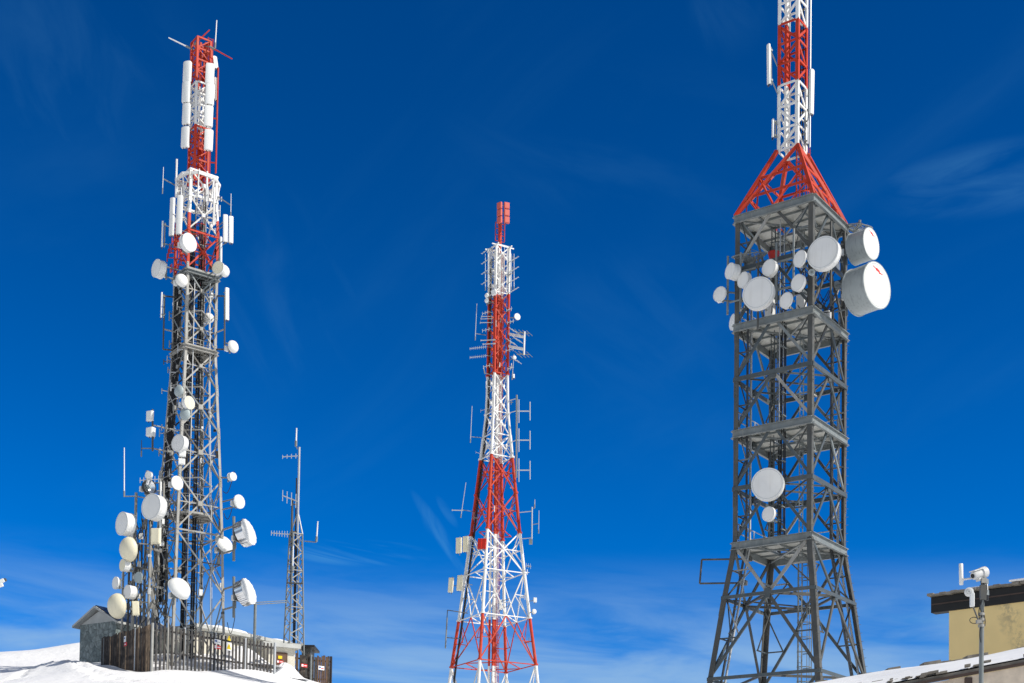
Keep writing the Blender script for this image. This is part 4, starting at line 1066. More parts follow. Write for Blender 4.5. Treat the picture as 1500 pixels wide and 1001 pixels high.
for (x0, y0, Y0, x1, y1, Y1, w) in ((213, 802, 82, 237, 808, 82, .13), (213, 858, 82, 240, 862, 82, .13), (217, 806, 81.8, 226, 860, 81.8, .17), (221, 862, 81.8, 229, 905, 81.8, .17), (191, 795, 82, 240, 800, 82.4, .07), (185, 830, 82, 235, 838, 82.2, .07), (190, 880, 82, 245, 886, 82.4, .07), (199, 727, 82, 240, 735, 82.6, .06), (178, 752, 82, 200, 756, 82, .06), (200, 830, 82, 216, 900, 82.4, .06), (235, 760, 82.2, 209, 850, 82.4, .06), (181, 865, 82.2, 203, 858, 81.8, .06), (228, 870, 82, 203, 920, 82, .06), (191, 900, 82, 228, 845, 82.2, .06), (240, 770, 82, 262, 776, 83.5, .06), (243, 850, 82.4, 258, 856, 83.4, .06), (236, 900, 82.3, 255, 906, 83.3, .06)):
    mb = MB(); mb.bar(P(x0, y0, Y0 + 1.2), P(x1, y1, min(Y1 + 1.2, 83.6)), w, w); mb.build('cross_pipe', random.choice((STEEL, GIRT, STEEL)), rk)
for i in range(60):
    a = P(random.uniform(185, 250), random.uniform(740, 900), random.uniform(81.6, 83)); b = a + Vector((random.uniform(-.5, .5), random.uniform(-.3, .3), random.uniform(-2.2, -.4))); mb = MB()
    mb.path([a.lerp(b, t) + Vector((math.sin(math.pi * t) * random.uniform(.1, .2), 0, 0)) for t in [j / 6 for j in range(7)]], .02, 5); mb.build('hanging_cable', BLACK, rk)
for i in range(60):
    px, y0, y1, Y = random.choice(RP); a = P(px, random.uniform(max(y0, 740), 900), Y); d = Vector((random.uniform(-.3, .3), random.uniform(-.35, .1), random.uniform(-.1, .1))); mb = MB(); mb.box(a + d * .5, Vector((random.uniform(.05, .12), 0, 0)), Vector((0, .08, 0)), UP * random.uniform(.06, .2)); mb.bar(a, a + d, .05); mb.build('pipe_clamp', random.choice((STEEL, ALU, DSTEEL, SHROUD)), rk)
mb = MB(); mb.tube(P(235.5, 706, 82.0), P(234.5, 800, 82.0), .06, 8); mb.build('pipe_post', PANEL, rk)

A_ = 'crowded tower'
for (px, py, d, Y, az, k, lab, kw) in (
    (228.5, 393, 26, 83.2, -45, 'drum', 'round white drum dish sticking out left at the red leg of the crowded tower', dict(depth=.38)),
    (278, 355, 26, 82.6, 52, 'drum', 'round white drum dish high on the front leg of the crowded tower, red section', dict(depth=.3)),
    (319, 392, 19, 82.8, -20, 'drum', 'small white dish with grey rim at right red leg, front of two overlapping', dict(depth=.22, face=CREAM)),
    (328, 397, 18, 84, 40, 'dome', 'small white domed dish half hidden behind another at the right red leg', {}),
    (266, 411, 19, 82.8, 38, 'dome', 'small white domed dish on the front leg where red changes to grey', dict(depth=.7)),
    (341.5, 508, 18, 84, 48, 'dome', 'small white domed dish alone at the right under the panel frame', dict(depth=.6, to=(331, 508, 84.3))),
    (262, 573, 17, 82.6, -30, 'dome', 'grey domed dish, upper of two grey ones on the front leg', dict(face=DGREY, depth=.5)),
    (278, 590, 19, 82.4, 52, 'drum', 'round cream drum dish between the two grey domes on the front leg', dict(face=CREAM, depth=.35)),
    (271, 607, 17, 82.5, -16, 'dome', 'grey domed dish with faint red mark, lower of two grey ones', dict(face=DGREY, depth=.5, mark=.18)),
    (306, 466, 15, 85.6, 20, 'dome', 'white domed dish inside the lattice behind the braces, upper grey section', {}),
    (260.5, 649, 25, 82.2, -30, 'drum', 'round grey white drum dish on the front leg above two little boxes', dict(depth=.38)),
    (260, 707.5, 20, 82.0, 49, 'flat', 'bright flat white disc on the front leg below the two little boxes', dict(face=PANEL)),
    (217, 696, 11, 82.0, -20, 'drum', 'tiny white drum dish at the top of the pipe rack beside a short yagi', dict(depth=.35, to=(222, 700, 83.5))),
    (220, 713, 21, 82.2, 48, 'open', 'open mirror dish with black shroud tucked above the biggest drum of the rack', dict(to=(235, 713, 83.5), depth=.3)),
    (221, 742, 38, 81.2, -31, 'drum', 'biggest grey white drum dish on the pipe rack, left of the tower', dict(depth=.36, to=(235, 745, 83.5))),
    (178, 767, 34, 81.6, -44, 'drum', 'big grey white drum dish at the far left top of the pipe rack', dict(depth=.42, to=(199, 768, 83.3))),
    (189, 805, 36, 81.5, -38, 'dome', 'cream domed dish with a cast shadow on it, left side of the pipe rack', dict(face=CREAM, depth=.62, to=(199, 805, 83.3), el=-9)),
    (179, 828, 18, 81.6, -46, 'drum', 'small cream drum dish right below the shadowed cream dome', dict(face=CREAM, depth=.5, to=(195, 835, 83.3))),
    (202, 846, 16, 81.6, -33, 'flat', 'dark grey small dish in the middle of the pipe rack', dict(face=DGREY, shell=DGREY, to=(209, 846, 83.7))),
    (168.5, 854, 18, 81.6, -46, 'drum', 'small narrow white dish seen sideways at the outer left of the pipe rack', dict(depth=.14, to=(181, 856, 83.6))),
    (186, 867, 20, 81.4, -43, 'drum', 'white drum dish just above the largest cream dome beside the stone hut', dict(depth=.55, to=(195, 868, 83.3))),
    (172, 888, 37, 81.2, -36, 'dome', 'largest cream domed dish in front of the stone hut roof', dict(face=CREAM, depth=.62, to=(186, 888, 83.3), el=-9)),
    (262, 863, 36, 81.2, 52, 'dome', 'large bright white domed dish at the foot of the front leg', dict(face=PANEL, depth=.75, to=(250, 862, 82.5), el=30)),
    (328, 798, 29, 85.0, 52, 'dome', 'white domed dish low behind the braces near the right leg', dict(face=PANEL, depth=.6, to=(330, 800, 86), el=28)),
    (342, 698, 12, 83.8, 50, 'drum', 'tiny white drum dish on a stub right of the lattice, upper of two', dict(depth=.6, to=(324, 700, 84.4), radio=False)),
    (351, 735, 20, 83.6, 51, 'flat', 'flat white disc on an angled arm right of the lattice', dict(face=PANEL, to=(326, 741, 84.4))),
    (365, 779, 39, 83.4, 70, 'metal', 'upper of two big mirror sided dishes leaning out right of the crowded tower', dict(to=(342, 780, 83.8), el=17, depth=.36)),
    (365, 866, 39, 83.4, 70, 'metal', 'lower of two big mirror sided dishes leaning out right of the crowded tower', dict(to=(342, 866, 83.8), el=17, depth=.36)),
): dish(px, py, d, Y, az, k, lab, host=T1, **kw)
for i, (y0, y1) in enumerate(((757, 822), (845, 905))):
    rt = thing('stand_off_pole', ('upper' if i == 0 else 'lower') + ' grey pole at the right leg holding a mirror sided dish', 'mounting pole', P(342.5, y1, 83.8)); mb = MB(); mb.tube(P(342.5, y1, 83.8), P(342.5, y0, 83.8), .085, 8); mb.build('pole', GIRT, rt)
    for yy in (y0 + 14, y1 - 16): mb = MB(); p = P(342.5, yy, 83.8); mb.tube(p, T1.nearest(p), .06, 8); mb.build('arm', STEEL, rt)
for (px, py, w, h, Y, az, lab, kw) in (
    (218, 609, 11, 15, 83.2, -28, 'upper of two white boxes on a pole left of the dark leg', dict(to=(223.5, 612, 83.4))),
    (218, 632, 12, 13, 83.2, -28, 'lower of two white boxes on a pole left of the dark leg', dict(to=(223.5, 634, 83.4), depth=.7)),
    (267, 664, 10, 10, 82.3, 10, 'upper of two little white boxes under the grey white drum on the front leg', dict(host=T1)),
    (266, 676, 10, 9, 82.3, 10, 'lower of two little white boxes under the grey white drum on the front leg', dict(host=T1)),
    (227, 785, 14, 23, 81.4, -10, 'cream equipment cabinet in the pipe rack under the biggest drum', dict(mt=CREAM, to=(228, 790, 82.2))),
    (198.5, 891, 10, 21, 81.3, 8, 'cream flat box on the pipe rack right of the largest cream dome', dict(mt=CREAM, to=(203, 890, 82), roll=4)),
    (239, 764, 4, 8, 81.9, 20, 'tiny white box right of the biggest drum dish of the rack', dict(to=(240, 764, 82))),
): box_unit(px, py, w, h, Y, az, lab, **kw)
pl = thing('side_pole', 'dark upright pole with two arms left of the tower carrying two white boxes', 'mounting pole', P(223.5, 661, 83.4)); mb = MB(); mb.tube(P(223.5, 661, 83.4), P(223.5, 600, 83.4), .06, 8); mb.build('pole', DSTEEL, pl)
for yy in (623, 657): mb = MB(); p = P(223.5, yy, 83.4); mb.tube(p, T1.nearest(p), .045, 8); mb.build('arm', STEEL, pl)
whip(207, 668, 207.5, 645, 83.4, 'short dark rod on an arm left of the two white boxes\' pole', to=(223.5, 657, 83.4), armp=(207, 657), r=.028, mt=DSTEEL)
whip(182, 727, 182, 656, 82, 'tall thin white rod standing on an angled arm at far left of the rack', to=(199.5, 727, 82), armp=(182.2, 727.5), r=.035)
yagi(204.5, 704, 236, 702, 82, 'short white yagi across the top of the pipe rack', n=6, ln=.42, to=(236, 702, 82.2))
# cable loops hanging at right leg foot
for (a, b, dz) in (((340, 745, 84), (328, 752, 84.5), .5), ((344, 905, 83.8), (333, 912, 84.6), .8), ((343, 690, 83.8), (327, 720, 84.4), .6)):
    mb = MB(); p, q = P(*a), P(*b); mb.path([p.lerp(q, t) - UP * math.sin(math.pi * t) * dz for t in [j / 8 for j in range(9)]], .022, 5); mb.build('slack_cable', BLACK, T1.root)

# ================================================================== MIDDLE TOWER (red and white, slim)
T2 = Tower('lattice_tower', 'slim tapering lattice tower painted in red and white bands, standing farther back in the middle', (729, 548), 130, 28.5,
           [(1075, 113), (976, 92), (908, 77.5), (785, 53.6), (672, 34.8), (602, 23.5), (546, 22), (362, 22)])
M2 = [WHT, RED, WHT, GIRT, RED2, WHT2]; T2.vary = {0: (0, 0, 0, 5), 1: (1, 1, 4), 2: (2, 2, 5)}
c2 = bands(T2, [(1100, 0), (976, 1), (908, 0), (783, 1), (672, 0), (550, 1), (433, 0)])
lv2 = [364, 387, 410, 433, 456, 479, 502, 526, 550, 578, 607, 640, 672, 724, 783, 842, 908, 976, 1075]; lz2 = [T2.z(y) for y in lv2]
lz2[-1] = min(gz(T2.c(k, lz2[-1]).x, T2.c(k, lz2[-1]).y) for k in range(4)) - .5
T2.legs(sorted(set(lz2 + c2.cuts[1:])), lambda z: .23 if z > T2.z(640) else .29, M2, c2, 'tube')
for i in range(len(lz2) - 1):
    low = i >= 13; pat = 'X' if i < 15 else ('V', 'A', 'V')[i - 15]
    T2.panel(lz2[i], lz2[i + 1], pat, .085 if i < 12 else .11, M2, c2, gus=.22 if i < 14 else 0, midgirt=i in (11, 12, 13, 14), girt=.09 if i in (0, 3, 8, 10, 11, 12, 15, 16, 17) else None, sub=.07 if i > 10 else None)
for i in (15, 16, 17, 14, 12, 8, 4):
    zr = lz2[i]; mb = MB(); mids = [(T2.c(k, zr) + T2.c((k + 1) % 4, zr)) / 2 for k in range(4)]
    for k in range(4): mb.bar(mids[k], mids[(k + 1) % 4], .08, .06, c2(zr + .02))
    mb.build('plan_brace', M2, T2.root)
T2.ladder(lz2[-1], T2.z(370), (.25, .3), .5, M2, c2, cage=True, r=.03)
for (a, b, w) in ((.0, -.1, .3), (-.35, .2, .2)):
    mb = MB(); zs = sorted(set([lz2[-1]] + c2.cuts[1:] + [T2.z(366)])); c = T2.e1 * a + T2.e2 * b
    for z0, z1 in zip(zs[:-1], zs[1:]): mb.bar(T2.axis(z0) + c, T2.axis(z1) + c, w, w * .4, c2((z0 + z1) / 2), side=T2.e1)
    mb.build('cable_tray', M2, T2.root)
pts = [T2.c(3, z).lerp(T2.c(0, z), .12) + T2.e1 * .12 for z in (lz2[-1], T2.z(976), T2.z(908), T2.z(785), T2.z(672), T2.z(602), T2.z(380))]
T2.cables(pts, 5, .05, (T2.e2 * .17), BLACK, None)
for i in range(40):
    y = random.uniform(380, 960); z = T2.z(y); k = random.randrange(4); a = T2.c(k, z).lerp(T2.c((k + 1) % 4, z), random.random() * .4); mb = MB(); d = (a - T2.axis(z)).normalized(); mb.tube(a, a + d * random.uniform(.2, .6), .035, 6); mb.tube(a + d * .35 - UP * .2, a + d * .35 + UP * random.uniform(.2, .5), .035, 6); mb.build('standoff_bracket', random.choice((ALU, GIRT, WHT)), T2.root)
for k in range(4):  # leg flanges
    mb = MB()
    for y in (456, 502, 550, 607, 672, 724, 783, 842, 908, 976): p = T2.c(k, T2.z(y)); d = (T2.c(k, T2.z(y) + 1) - p).normalized(); mb.tube(p - d * .07, p + d * .07, .19 if y < 640 else .22, 12, c2(p.z))
    mb.build('leg_flange', M2, T2.root)
# top pole with six red panels
tz0, tz1 = T2.z(372), T2.z(297); mb = MB(); ax = T2.axis(0) + Vector((.02, 0, 0)); mb.tube(ax + UP * tz0, ax + UP * tz1, .17, 12); mb.build('top_pole', RED, T2.root)
mb = MB()
for a in (-1, 1):
    q = ax + T2.e1 * .42 * a + T2.e2 * -.1 * a; mb.tube(q + UP * T2.z(354), q + UP * T2.z(326), .04, 6)
for y in (354, 345, 336, 328): mb.tube(ax - T2.e1 * .45 + UP * T2.z(y), ax + T2.e1 * .45 + UP * T2.z(y), .03, 6); mb.tube(ax - T2.e2 * .45 + UP * T2.z(y), ax + T2.e2 * .45 + UP * T2.z(y), .03, 6)
mb.build('pole_ladder', RED, T2.root)
for j, (px, az, nm) in enumerate(((730.8, -38, 'left'), (742.8, 20, 'right'))):
    for i, py in enumerate((301, 311.5, 322)):
        box_unit(px, py, 8.2, 9.6, 129.4, az, '%s faded red box in the %s column topping the red and white tower' % (('upper', 'middle', 'lower')[i], nm), to=(736.5, py, 130), mt=PINK, cat='panel antenna', name='panel_antenna', depth=.4)
# dipole arrays round the white head
for side, px0, px1, az in (('left', 706, 716, -1), ('right', 758, 748, 1)):
    for i, y in enumerate((372, 387, 402, 417)):
        a_, b_ = ((705.5, y), (717, y - 8)) if side == 'left' else ((759.5, y + 4), (746.5, y + 12))
        yagi(*a_, *b_, 129.1, '%s slanting dipole bar down the %s side of the white head' % (('first', 'second', 'third', 'fourth')[i], side), n=4, ln=.55, ev=(.2, .9, .3), host=T2, r=.028)
mb = MB(); zt2 = T2.z(365)
for k in range(4):
    p, q = T2.c(k, zt2), T2.c((k + 1) % 4, zt2); d = (q - p).normalized(); mb.bar(p - d * .45, q + d * .45, .09, .09)
mb.build('head_frame', WHT, T2.root)
for k in range(4):
    for t in (.25, .5, .75):
        mb = MB(); q = lambda z: T2.c(k, z).lerp(T2.c((k + 1) % 4, z), t) + (T2.c(k, z) - T2.c((k + 3) % 4, z)).normalized() * .3; mb.tube(q(T2.z(428)), q(T2.z(367)), .022, 5)
        for y in (376, 392, 408, 422): mb.tube(q(T2.z(y)), T2.c(k, T2.z(y)).lerp(T2.c((k + 1) % 4, T2.z(y)), t), .02, 5)
        mb.build('dipole_rod', random.choice((WHT, ALU)), T2.root)
for (px, sgn, nm) in ((711, -1, 'left'), (753, 1, 'right')):
    for j, dx in enumerate((0, 4 * sgn)):
        whip(px - dx, 425, px - dx, 372, 129.3 - j * .3, 'thin upright rod %s on the %s side of the white head' % (('outer', 'inner')[j], nm), host=T2, armp=(px - dx, 400), r=.028)
box_unit(723, 428, 8, 8, 128.4, -20, 'tilted white box under the white head at the near leg', host=T2, roll=20)
dish(713, 433, 7, 129, -40, 'dome', 'upper of two tiny white domed dishes at left below the white head', host=T2, radio=False)
dish(713, 440.5, 7, 129, -30, 'dome', 'lower of two tiny white domed dishes at left below the white head', host=T2, radio=False)
dish(758, 464, 9.5, 129.4, 25, 'flat', 'tiny pale disc on a thin arm right of the upper red section', host=T2, radio=False)
whip(696, 498, 698.5, 445, 129, 'tall thin jointed rod on two arms left of the upper red section', to=T2.c(3, T2.z(490)), armp=(696.5, 489), r=.035, mt=ALU)
for i, y in enumerate((464, 467.5, 473)): yagi(705 - i, y, 722, y - .5, 129.2, '%s of three thin horizontal bars left of the upper red section' % ('upper', 'middle', 'lower')[i], n=2, ln=.25, host=T2, r=.025)
for i, y in enumerate((511, 524)): yagi(688, y, 714, y - 3, 129.2, '%s of two small many toothed yagis left of the red section' % ('upper', 'lower')[i], n=9, ln=.30, host=T2, r=.02)
for i, (y, w) in enumerate(((499, 704), (504.5, 707))): yagi(w, y, 726, y - 1, 128.8, '%s of two longer bars crossing the near red leg at left' % ('upper', 'lower')[i], n=2, ln=.2, host=T2, r=.03)
# horizontal arm frame right side
af = thing('arm_frame', 'white double arm frame with end post right of the red section', 'antenna frame', P(768, 519, 129)); mb = MB()
for y0, y1 in ((488, 494), (506, 512)):
    a = MB(); q = P(768, y1, 129); a.bar(T2.c(1, P(744, y0, 129.5).z), q, .22, .16); a.build('arm', WHT, af)
mb.tube(P(768.5, 486, 129), P(767.5, 520, 129), .08, 8); mb.build('end_post', WHT, af)
for i, (y, nm) in enumerate(((487, 'upper'), (518, 'lower'))):
    yagi(776, y + 1.5, 757, y + 1.5 if i else y + .5, 129, '%s grey yagi at the end of the white double arm frame' % nm, n=4, ln=1.0, ev=(.75, 0, -.65), to=(767.5, y, 129), r=.025, mt=GIRT)
for i, (x, y, w) in enumerate(((746, 452, 8), (748, 470, 10), (711, 457, 9), (712, 482, 11), (747, 511, 12), (713, 535, 10), (748, 538, 9))):
    yagi(x - w / 2, y + 3, x + w / 2, y, 128.9, 'thin short cross rod %s the red section' % ('high right of', 'under the pale disc on', 'high left of', 'above the longer bars at left of', 'between both arms right of', 'low left of', 'low right of')[i], n=3, ln=.4, host=T2, r=.022)
for i, (x, y) in enumerate(((752, 484), (757, 497), (749, 501), (755, 527))):
    yagi(x + 6, y + 4, x - 4, y - 2, 129, 'short slanting dipole %s right of the red section' % ('above the double arms', 'between the double arms', 'under the upper arm', 'below the lower arm')[i], n=3, ln=.7, ev=(.75, 0, -.65), host=T2, r=.025)
panel(753, 551, 2.5, 6, 129, 30, 'tiny white panel hanging on a thin pole right of the band edge', to=(751, 545, 129), gap=.05)
whip(750, 556, 753, 519, 129, 'thin pole hanging off the right leg of the red section', host=T2, armp=(752, 535), r=.03, mt=ALU)
dish(753.5, 524, 6, 129, 20, 'dome', 'tiny white domed dish at the right foot of the double arm frame', host=T2, radio=False)
whip(710, 547, 708, 536, 129, 'short white rod left of the boundary to the white middle section', host=T2, r=.035)
# three-bay dipole array on the right
da = thing('antenna_pole', 'grey vertical pole right of the white section carrying three H shaped dipoles', 'mounting pole', P(756.5, 706, 129)); mb = MB(); mb.tube(P(756.3, 700, 129), P(757, 579, 129), .085, 8); mb.build('pole', GIRT, da)
for y in (584, 602, 645, 690): a = MB(); p = P(756.6, y, 129); a.tube(p, T2.nearest(p), .04, 6); a.build('arm', ALU, da)
for i, y in enumerate((602.5, 645, 689)):
    b = yagi(777, y, 754.5, y, 129, '%s H shaped dipole on the grey pole right of the white section' % ('top', 'middle', 'bottom')[i], n=1, ln=.1, to=(756.5, y, 129), r=.04)
    for x, l in ((776.3, 27), (760, 34)): e = MB(); e.tube(P(x, y - l / 2, 129), P(x, y + l / 2, 129), .05, 6); e.build('element', ALU, b)
whip(689, 648, 691.5, 595, 129, 'thin jointed rod standing left of the white middle section on two arms', to=T2.c(3, T2.z(640)), armp=(689, 640), r=.035, mt=ALU)
yagi(697, 662.5, 707, 666, 129.4, 'short stub bar left of the band edge above the wide red section', n=2, ln=.3, host=T2)
yagi(704, 602, 714, 599, 129.4, 'short stub bar left of the kink of the white section', n=2, ln=.4, host=T2)
whip(675, 758, 682.5, 707, 128.8, 'thin leaning rod at left of the wide red section', to=T2.c(3, T2.z(748)), armp=(677, 747), r=.035, mt=ALU)
yagi(662, 747.5, 678, 748, 128.8, 'short horizontal bar crossing the leaning rod', n=2, ln=.2, to=(680, 748, 128.8), r=.03)
dp = thing('antenna_pole', 'thin grey pole right of the wide red section with a small box at its foot', 'mounting pole', P(779, 797, 128.8)); mb = MB(); mb.tube(P(779, 797, 128.8), P(779.5, 743, 128.8), .06, 8); mb.build('pole', ALU, dp)
for y in (749, 788): a = MB(); p = P(779.3, y, 128.8); a.tube(p, T2.nearest(p), .04, 6); a.build('arm', ALU, dp)
mb = MB(); c = P(777.5, 794, 128.7); mb.box(c, Vector((.15, 0, 0)), Vector((0, .12, 0)), UP * .22); mb.build('box', GIRT, dp)
whip(789, 781, 789.5, 748, 128.8, 'thin upright dipole rod farthest right of the wide red section', to=(779.3, 769, 128.8), armp=(789, 767), r=.035, mt=ALU)
whip(783, 744, 783.5, 732, 128.8, 'short upright rod on the top of the thin grey pole', to=(779.5, 746, 128.8), r=.04, mt=ALU)
# cream panels and red boxes
for i, (px, py, w, h, rl) in enumerate(((671.5, 799, 9, 23, 0), (681.5, 797, 9, 23, 0), (660, 857, 8, 22, -4), (673, 854, 9, 23, -4))):
    box_unit(px, py, w, h, 128.4, -24, ('left cream panel of the upper pair', 'right cream panel of the upper pair', 'left cream panel of the lower pair', 'right cream panel of the lower pair')[i] + ' beside the red and white tower\'s left leg', host=T2, mt=CREAM, cat='panel antenna', name='panel_antenna', depth=.3, roll=rl)
for i, px in enumerate((702.5, 708.5)): box_unit(px, 796.5, 6.5, 15.5, 127.2, -14, '%s of two red boxes on the near leg at the red white edge' % ('left', 'right')[i], host=T2, mt=DRED, depth=.5, roll=-4)
box_unit(784, 879, 5, 7, 128.4, 10, 'small white box on an arm right of the lower white section, above a tiny dome', host=T2)
dish(782.5, 896, 7.5, 128.4, 30, 'dome', 'tiny white domed dish below the small white box at right', host=T2, radio=False)
panel(733, 886, 5, 15, 129.5, 0, 'white panel inside the lower white section in front of the ladder', host=T2, gap=.1)
yagi(771, 828, 778, 830, 128.9, 'stubby cross yagi on the right white leg', n=3, ln=.5, host=T2)
fr = thing('bracket_frame', 'thin tube frame with rod left of the lowest red band', 'bracket', P(653, 934, 128.6)); mb = MB(); q = [T2.nearest(P(672, 897, 129)), P(655.5, 894, 128.6), P(653, 934, 128.6), T2.nearest(P(665, 935, 129))]; mb.path(q, .04, 6); mb.build('tube_frame', DSTEEL, fr); mb = MB(); mb.tube(P(652.5, 950, 128.6), P(655, 905, 128.6), .07, 6); mb.build('rod', GIRT, fr)

# ================================================================== SMALL GREY MAST behind the long building
T4 = Tower('lattice_mast', 'small thin grey lattice mast with antennas behind the long low building', (432, 860), 92, 31,
           [(985, 24), (945, 22.5), (787, 14.5), (780, 14.5)], cat='mast')
lv4 = [783] + [783 + 13.5 * i for i in range(1, 13)] + [958, 985]; lz4 = [T4.z(y) for y in lv4]; lz4[-1] = gz(T4.cx, T4.Yc) - .5
T4.legs(lz4[::-1], .10, [GIRT], lambda z: 0, 'tube')
for i in range(len(lz4) - 1): T4.panel(lz4[i], lz4[i + 1], 'Z' if i % 2 else 'S', .06, [STEEL], 0, girt=.06 if i % 4 == 0 else None)
mb = MB(); c = T4.axis(0) + Vector((.12, -.1, 0)); mb.tube(c + UP * T4.z(790), c + UP * T4.z(656), .07, 8); mb.tube(c + UP * T4.z(752), T4.c(1, T4.z(783)), .05, 6); mb.tube(c + UP * T4.z(752), T4.c(3, T4.z(783)), .05, 6); mb.build('top_pole', ALU, T4.root)
mb = MB(); c2_ = T4.axis(0) + Vector((-.25, -.2, 0)); mb.tube(c2_ + UP * T4.z(860), c2_ + UP * T4.z(732), .07, 8); mb.tube(c2_ + UP * T4.z(740), c + UP * T4.z(740), .04, 6); mb.tube(c2_ + UP * T4.z(780), c + UP * T4.z(780), .04, 6); mb.build('side_pole', DSTEEL, T4.root)
cb = MB(); c3 = T4.axis(0) + Vector((-.05, .1, 0)); cb.tube(c3 + UP * lz4[-1], c3 + UP * T4.z(700), .05, 6); cb.tube(c3 + UP * lz4[-1] + T4.e1 * .1, c3 + UP * T4.z(790) + T4.e1 * .1, .05, 6); cb.build('cable_bundle', BLACK, T4.root)
whip(433.5, 653, 434.5, 627.5, 91.7, 'white rod at the very tip of the small grey mast', to=(435.5, 658, 91.9), r=.055)
yagi(413.5, 669.5, 436, 668, 91.7, 'small yagi pointing left near the tip of the small grey mast', n=4, ln=.32, to=(436, 668, 91.9), r=.022)
yagi(413.5, 726, 436, 735, 91.7, 'larger yagi with long upright rods halfway up the small mast\'s pole', n=4, ln=.95, to=(436.5, 735, 91.9), r=.025)
yagi(397, 781, 424, 783, 91.7, 'many toothed yagi pointing left at the lattice top of the small mast', n=7, ln=.42, to=(432, 783, 92), r=.022)
whip(463.5, 793, 465.5, 764, 91.7, 'white rod on an angled arm right of the small grey mast', to=(446, 793, 91.9), armp=(463.3, 794.5), r=.05)
whip(428.5, 836, 429.5, 800, 91.4, 'white rod close against the left side of the small lattice', to=(432, 830, 91.8), r=.05)
yagi(420, 854, 444, 855, 91.4, 'short dark crossbar across the middle of the small lattice', n=2, ln=.1, to=(432, 855, 92), r=.04, mt=DSTEEL)
# pole + pipe between the mirror dish and the small mast
bp = thing('service_pole', 'plain grey pole with a thin horizontal pipe reaching the small mast', 'pole', (P(374, 930, 86).x, 86, gz(P(374, 930, 86).x, 86)))
mb = MB(); a = P(374, 884, 86); mb.tube(Vector((a.x, a.y, gz(a.x, a.y) - .2)), a, .09, 8); mb.build('pole', GIRT, bp)
mb = MB()
for d in (0, .12): mb.tube(a - UP * d + UP * .05, P(421, 880, 91.6) - UP * d, .03, 6)
mb.build('pipe', GIRT, bp)

# ================================================================== BUILDINGS at the left
def wall_poly(mb, pts, m=0): mb.add(pts, [list(range(len(pts)))], m)


# stone hut
Y0 = 90.0; A = P(116, 975, Y0); B = P(168.5, 968, 88.3); dirw = Vector((B.x - A.x, B.y - A.y, 0)); wl = dirw.length; dx = dirw.normalized(); dy = Vector((-dx.y, dx.x, 0))
zgnd = min(A.z, B.z) - .6; zE = P(116, 916, Y0).z; zA = P(137, 893, 89.4).z; DEP = 4.5
hut = thing('stone_hut', 'small gabled hut with grey green slate wall and pale gable on the snow', 'hut', Vector((A.x, A.y, zgnd)) + dx * wl / 2 + dy * DEP / 2)
def hp(u, v, z): return Vector((A.x, A.y, z)) + dx * u + dy * v
mb = MB(); mb.box(hp(wl / 2, DEP / 2, (zgnd + zE) / 2), dx * wl / 2, dy * DEP / 2, UP * (zE - zgnd) / 2); mb.build('stone_wall', SLATE, hut)
pk = wl / 2
for v in (.02, DEP - .02):
    mb = MB(); mb.add([hp(.02, v, zE), hp(wl - .02, v, zE), hp(pk, v, zA - .16)], [(0, 1, 2) if v < 1 else (0, 2, 1)]); mb.build('gable', LGREY, hut)
mb = MB(); ov = .36; th = .14; sl = (zA - zE) / pk
for (u0, z0, u1) in ((-ov, zE - sl * ov, pk), (wl + ov, zE - sl * ov, pk)):
    p = [hp(u0, -.35, z0), hp(u1, -.35, zA), hp(u1, DEP + .3, zA), hp(u0, DEP + .3, z0)]; q = [x + UP * th for x in p]
    mb.add(p + q, [(0, 1, 2, 3), (4, 7, 6, 5), (0, 4, 5, 1), (1, 5, 6, 2), (2, 6, 7, 3), (3, 7, 4, 0)])
mb.build('roof', LGREY, hut)
mb = MB()
for (u0, u1) in ((wl + ov, pk), (-ov, pk)):
    p = [hp(u0, -.2, zE - sl * ov + th + .01), hp(u1, -.2, zA + th + .01), hp(u1, DEP, zA + th + .01), hp(u0, DEP, zE - sl * ov + th + .01)]; q = [x + UP * .05 for x in p]; mb.add(p + q, [(0, 1, 2, 3), (4, 7, 6, 5), (0, 4, 5, 1), (1, 5, 6, 2), (2, 6, 7, 3), (3, 7, 4, 0)])
mb.build('roofing_sheet', mat('blue_black_roofing', (.02, .03, .055), .35, 0, .2, 4), hut)

# long low building behind the fence: its front recedes to the right
C0, C1 = P(425, 1000, 96.2), P(318, 1000, 91.0)
dx2 = Vector((C0.x - C1.x, C0.y - C1.y, 0)); L2 = dx2.length; dx2.normalize(); dy2 = Vector((-dx2.y, dx2.x, 0))
zR = P(336, 921, 91.8).z - .45; zG = gz(C0.x, C0.y) - 1.5
def lp(u, v, z): return Vector((C1.x, C1.y, z)) + dx2 * u + dy2 * v
lb = thing('long_building', 'long low building behind the grey fence with snow lying along its dark roof edge', 'building', lp(L2 / 2, 2, zG))
mb = MB(); mb.box(lp(L2 / 2 - 1, 2, (zG + zR) / 2), dx2 * (L2 / 2 + 1), dy2 * 2, UP * (zR - zG) / 2); mb.build('wall', CONC, lb)
mb = MB(); mb.box(lp(L2 / 2 - .8, 1.8, zR + .11), dx2 * (L2 / 2 + 1.5), dy2 * 2.4, UP * .11); mb.build('roof', LGREY, lb)
mb = MB(); mb.box(lp(L2 / 2 - .3, 2.5, zR + .36), dx2 * (L2 / 2 + 1.0), dy2 * 1.6, UP * .12); mb.build('upper_roof', FASCIA, lb)
rs = random.Random(4)
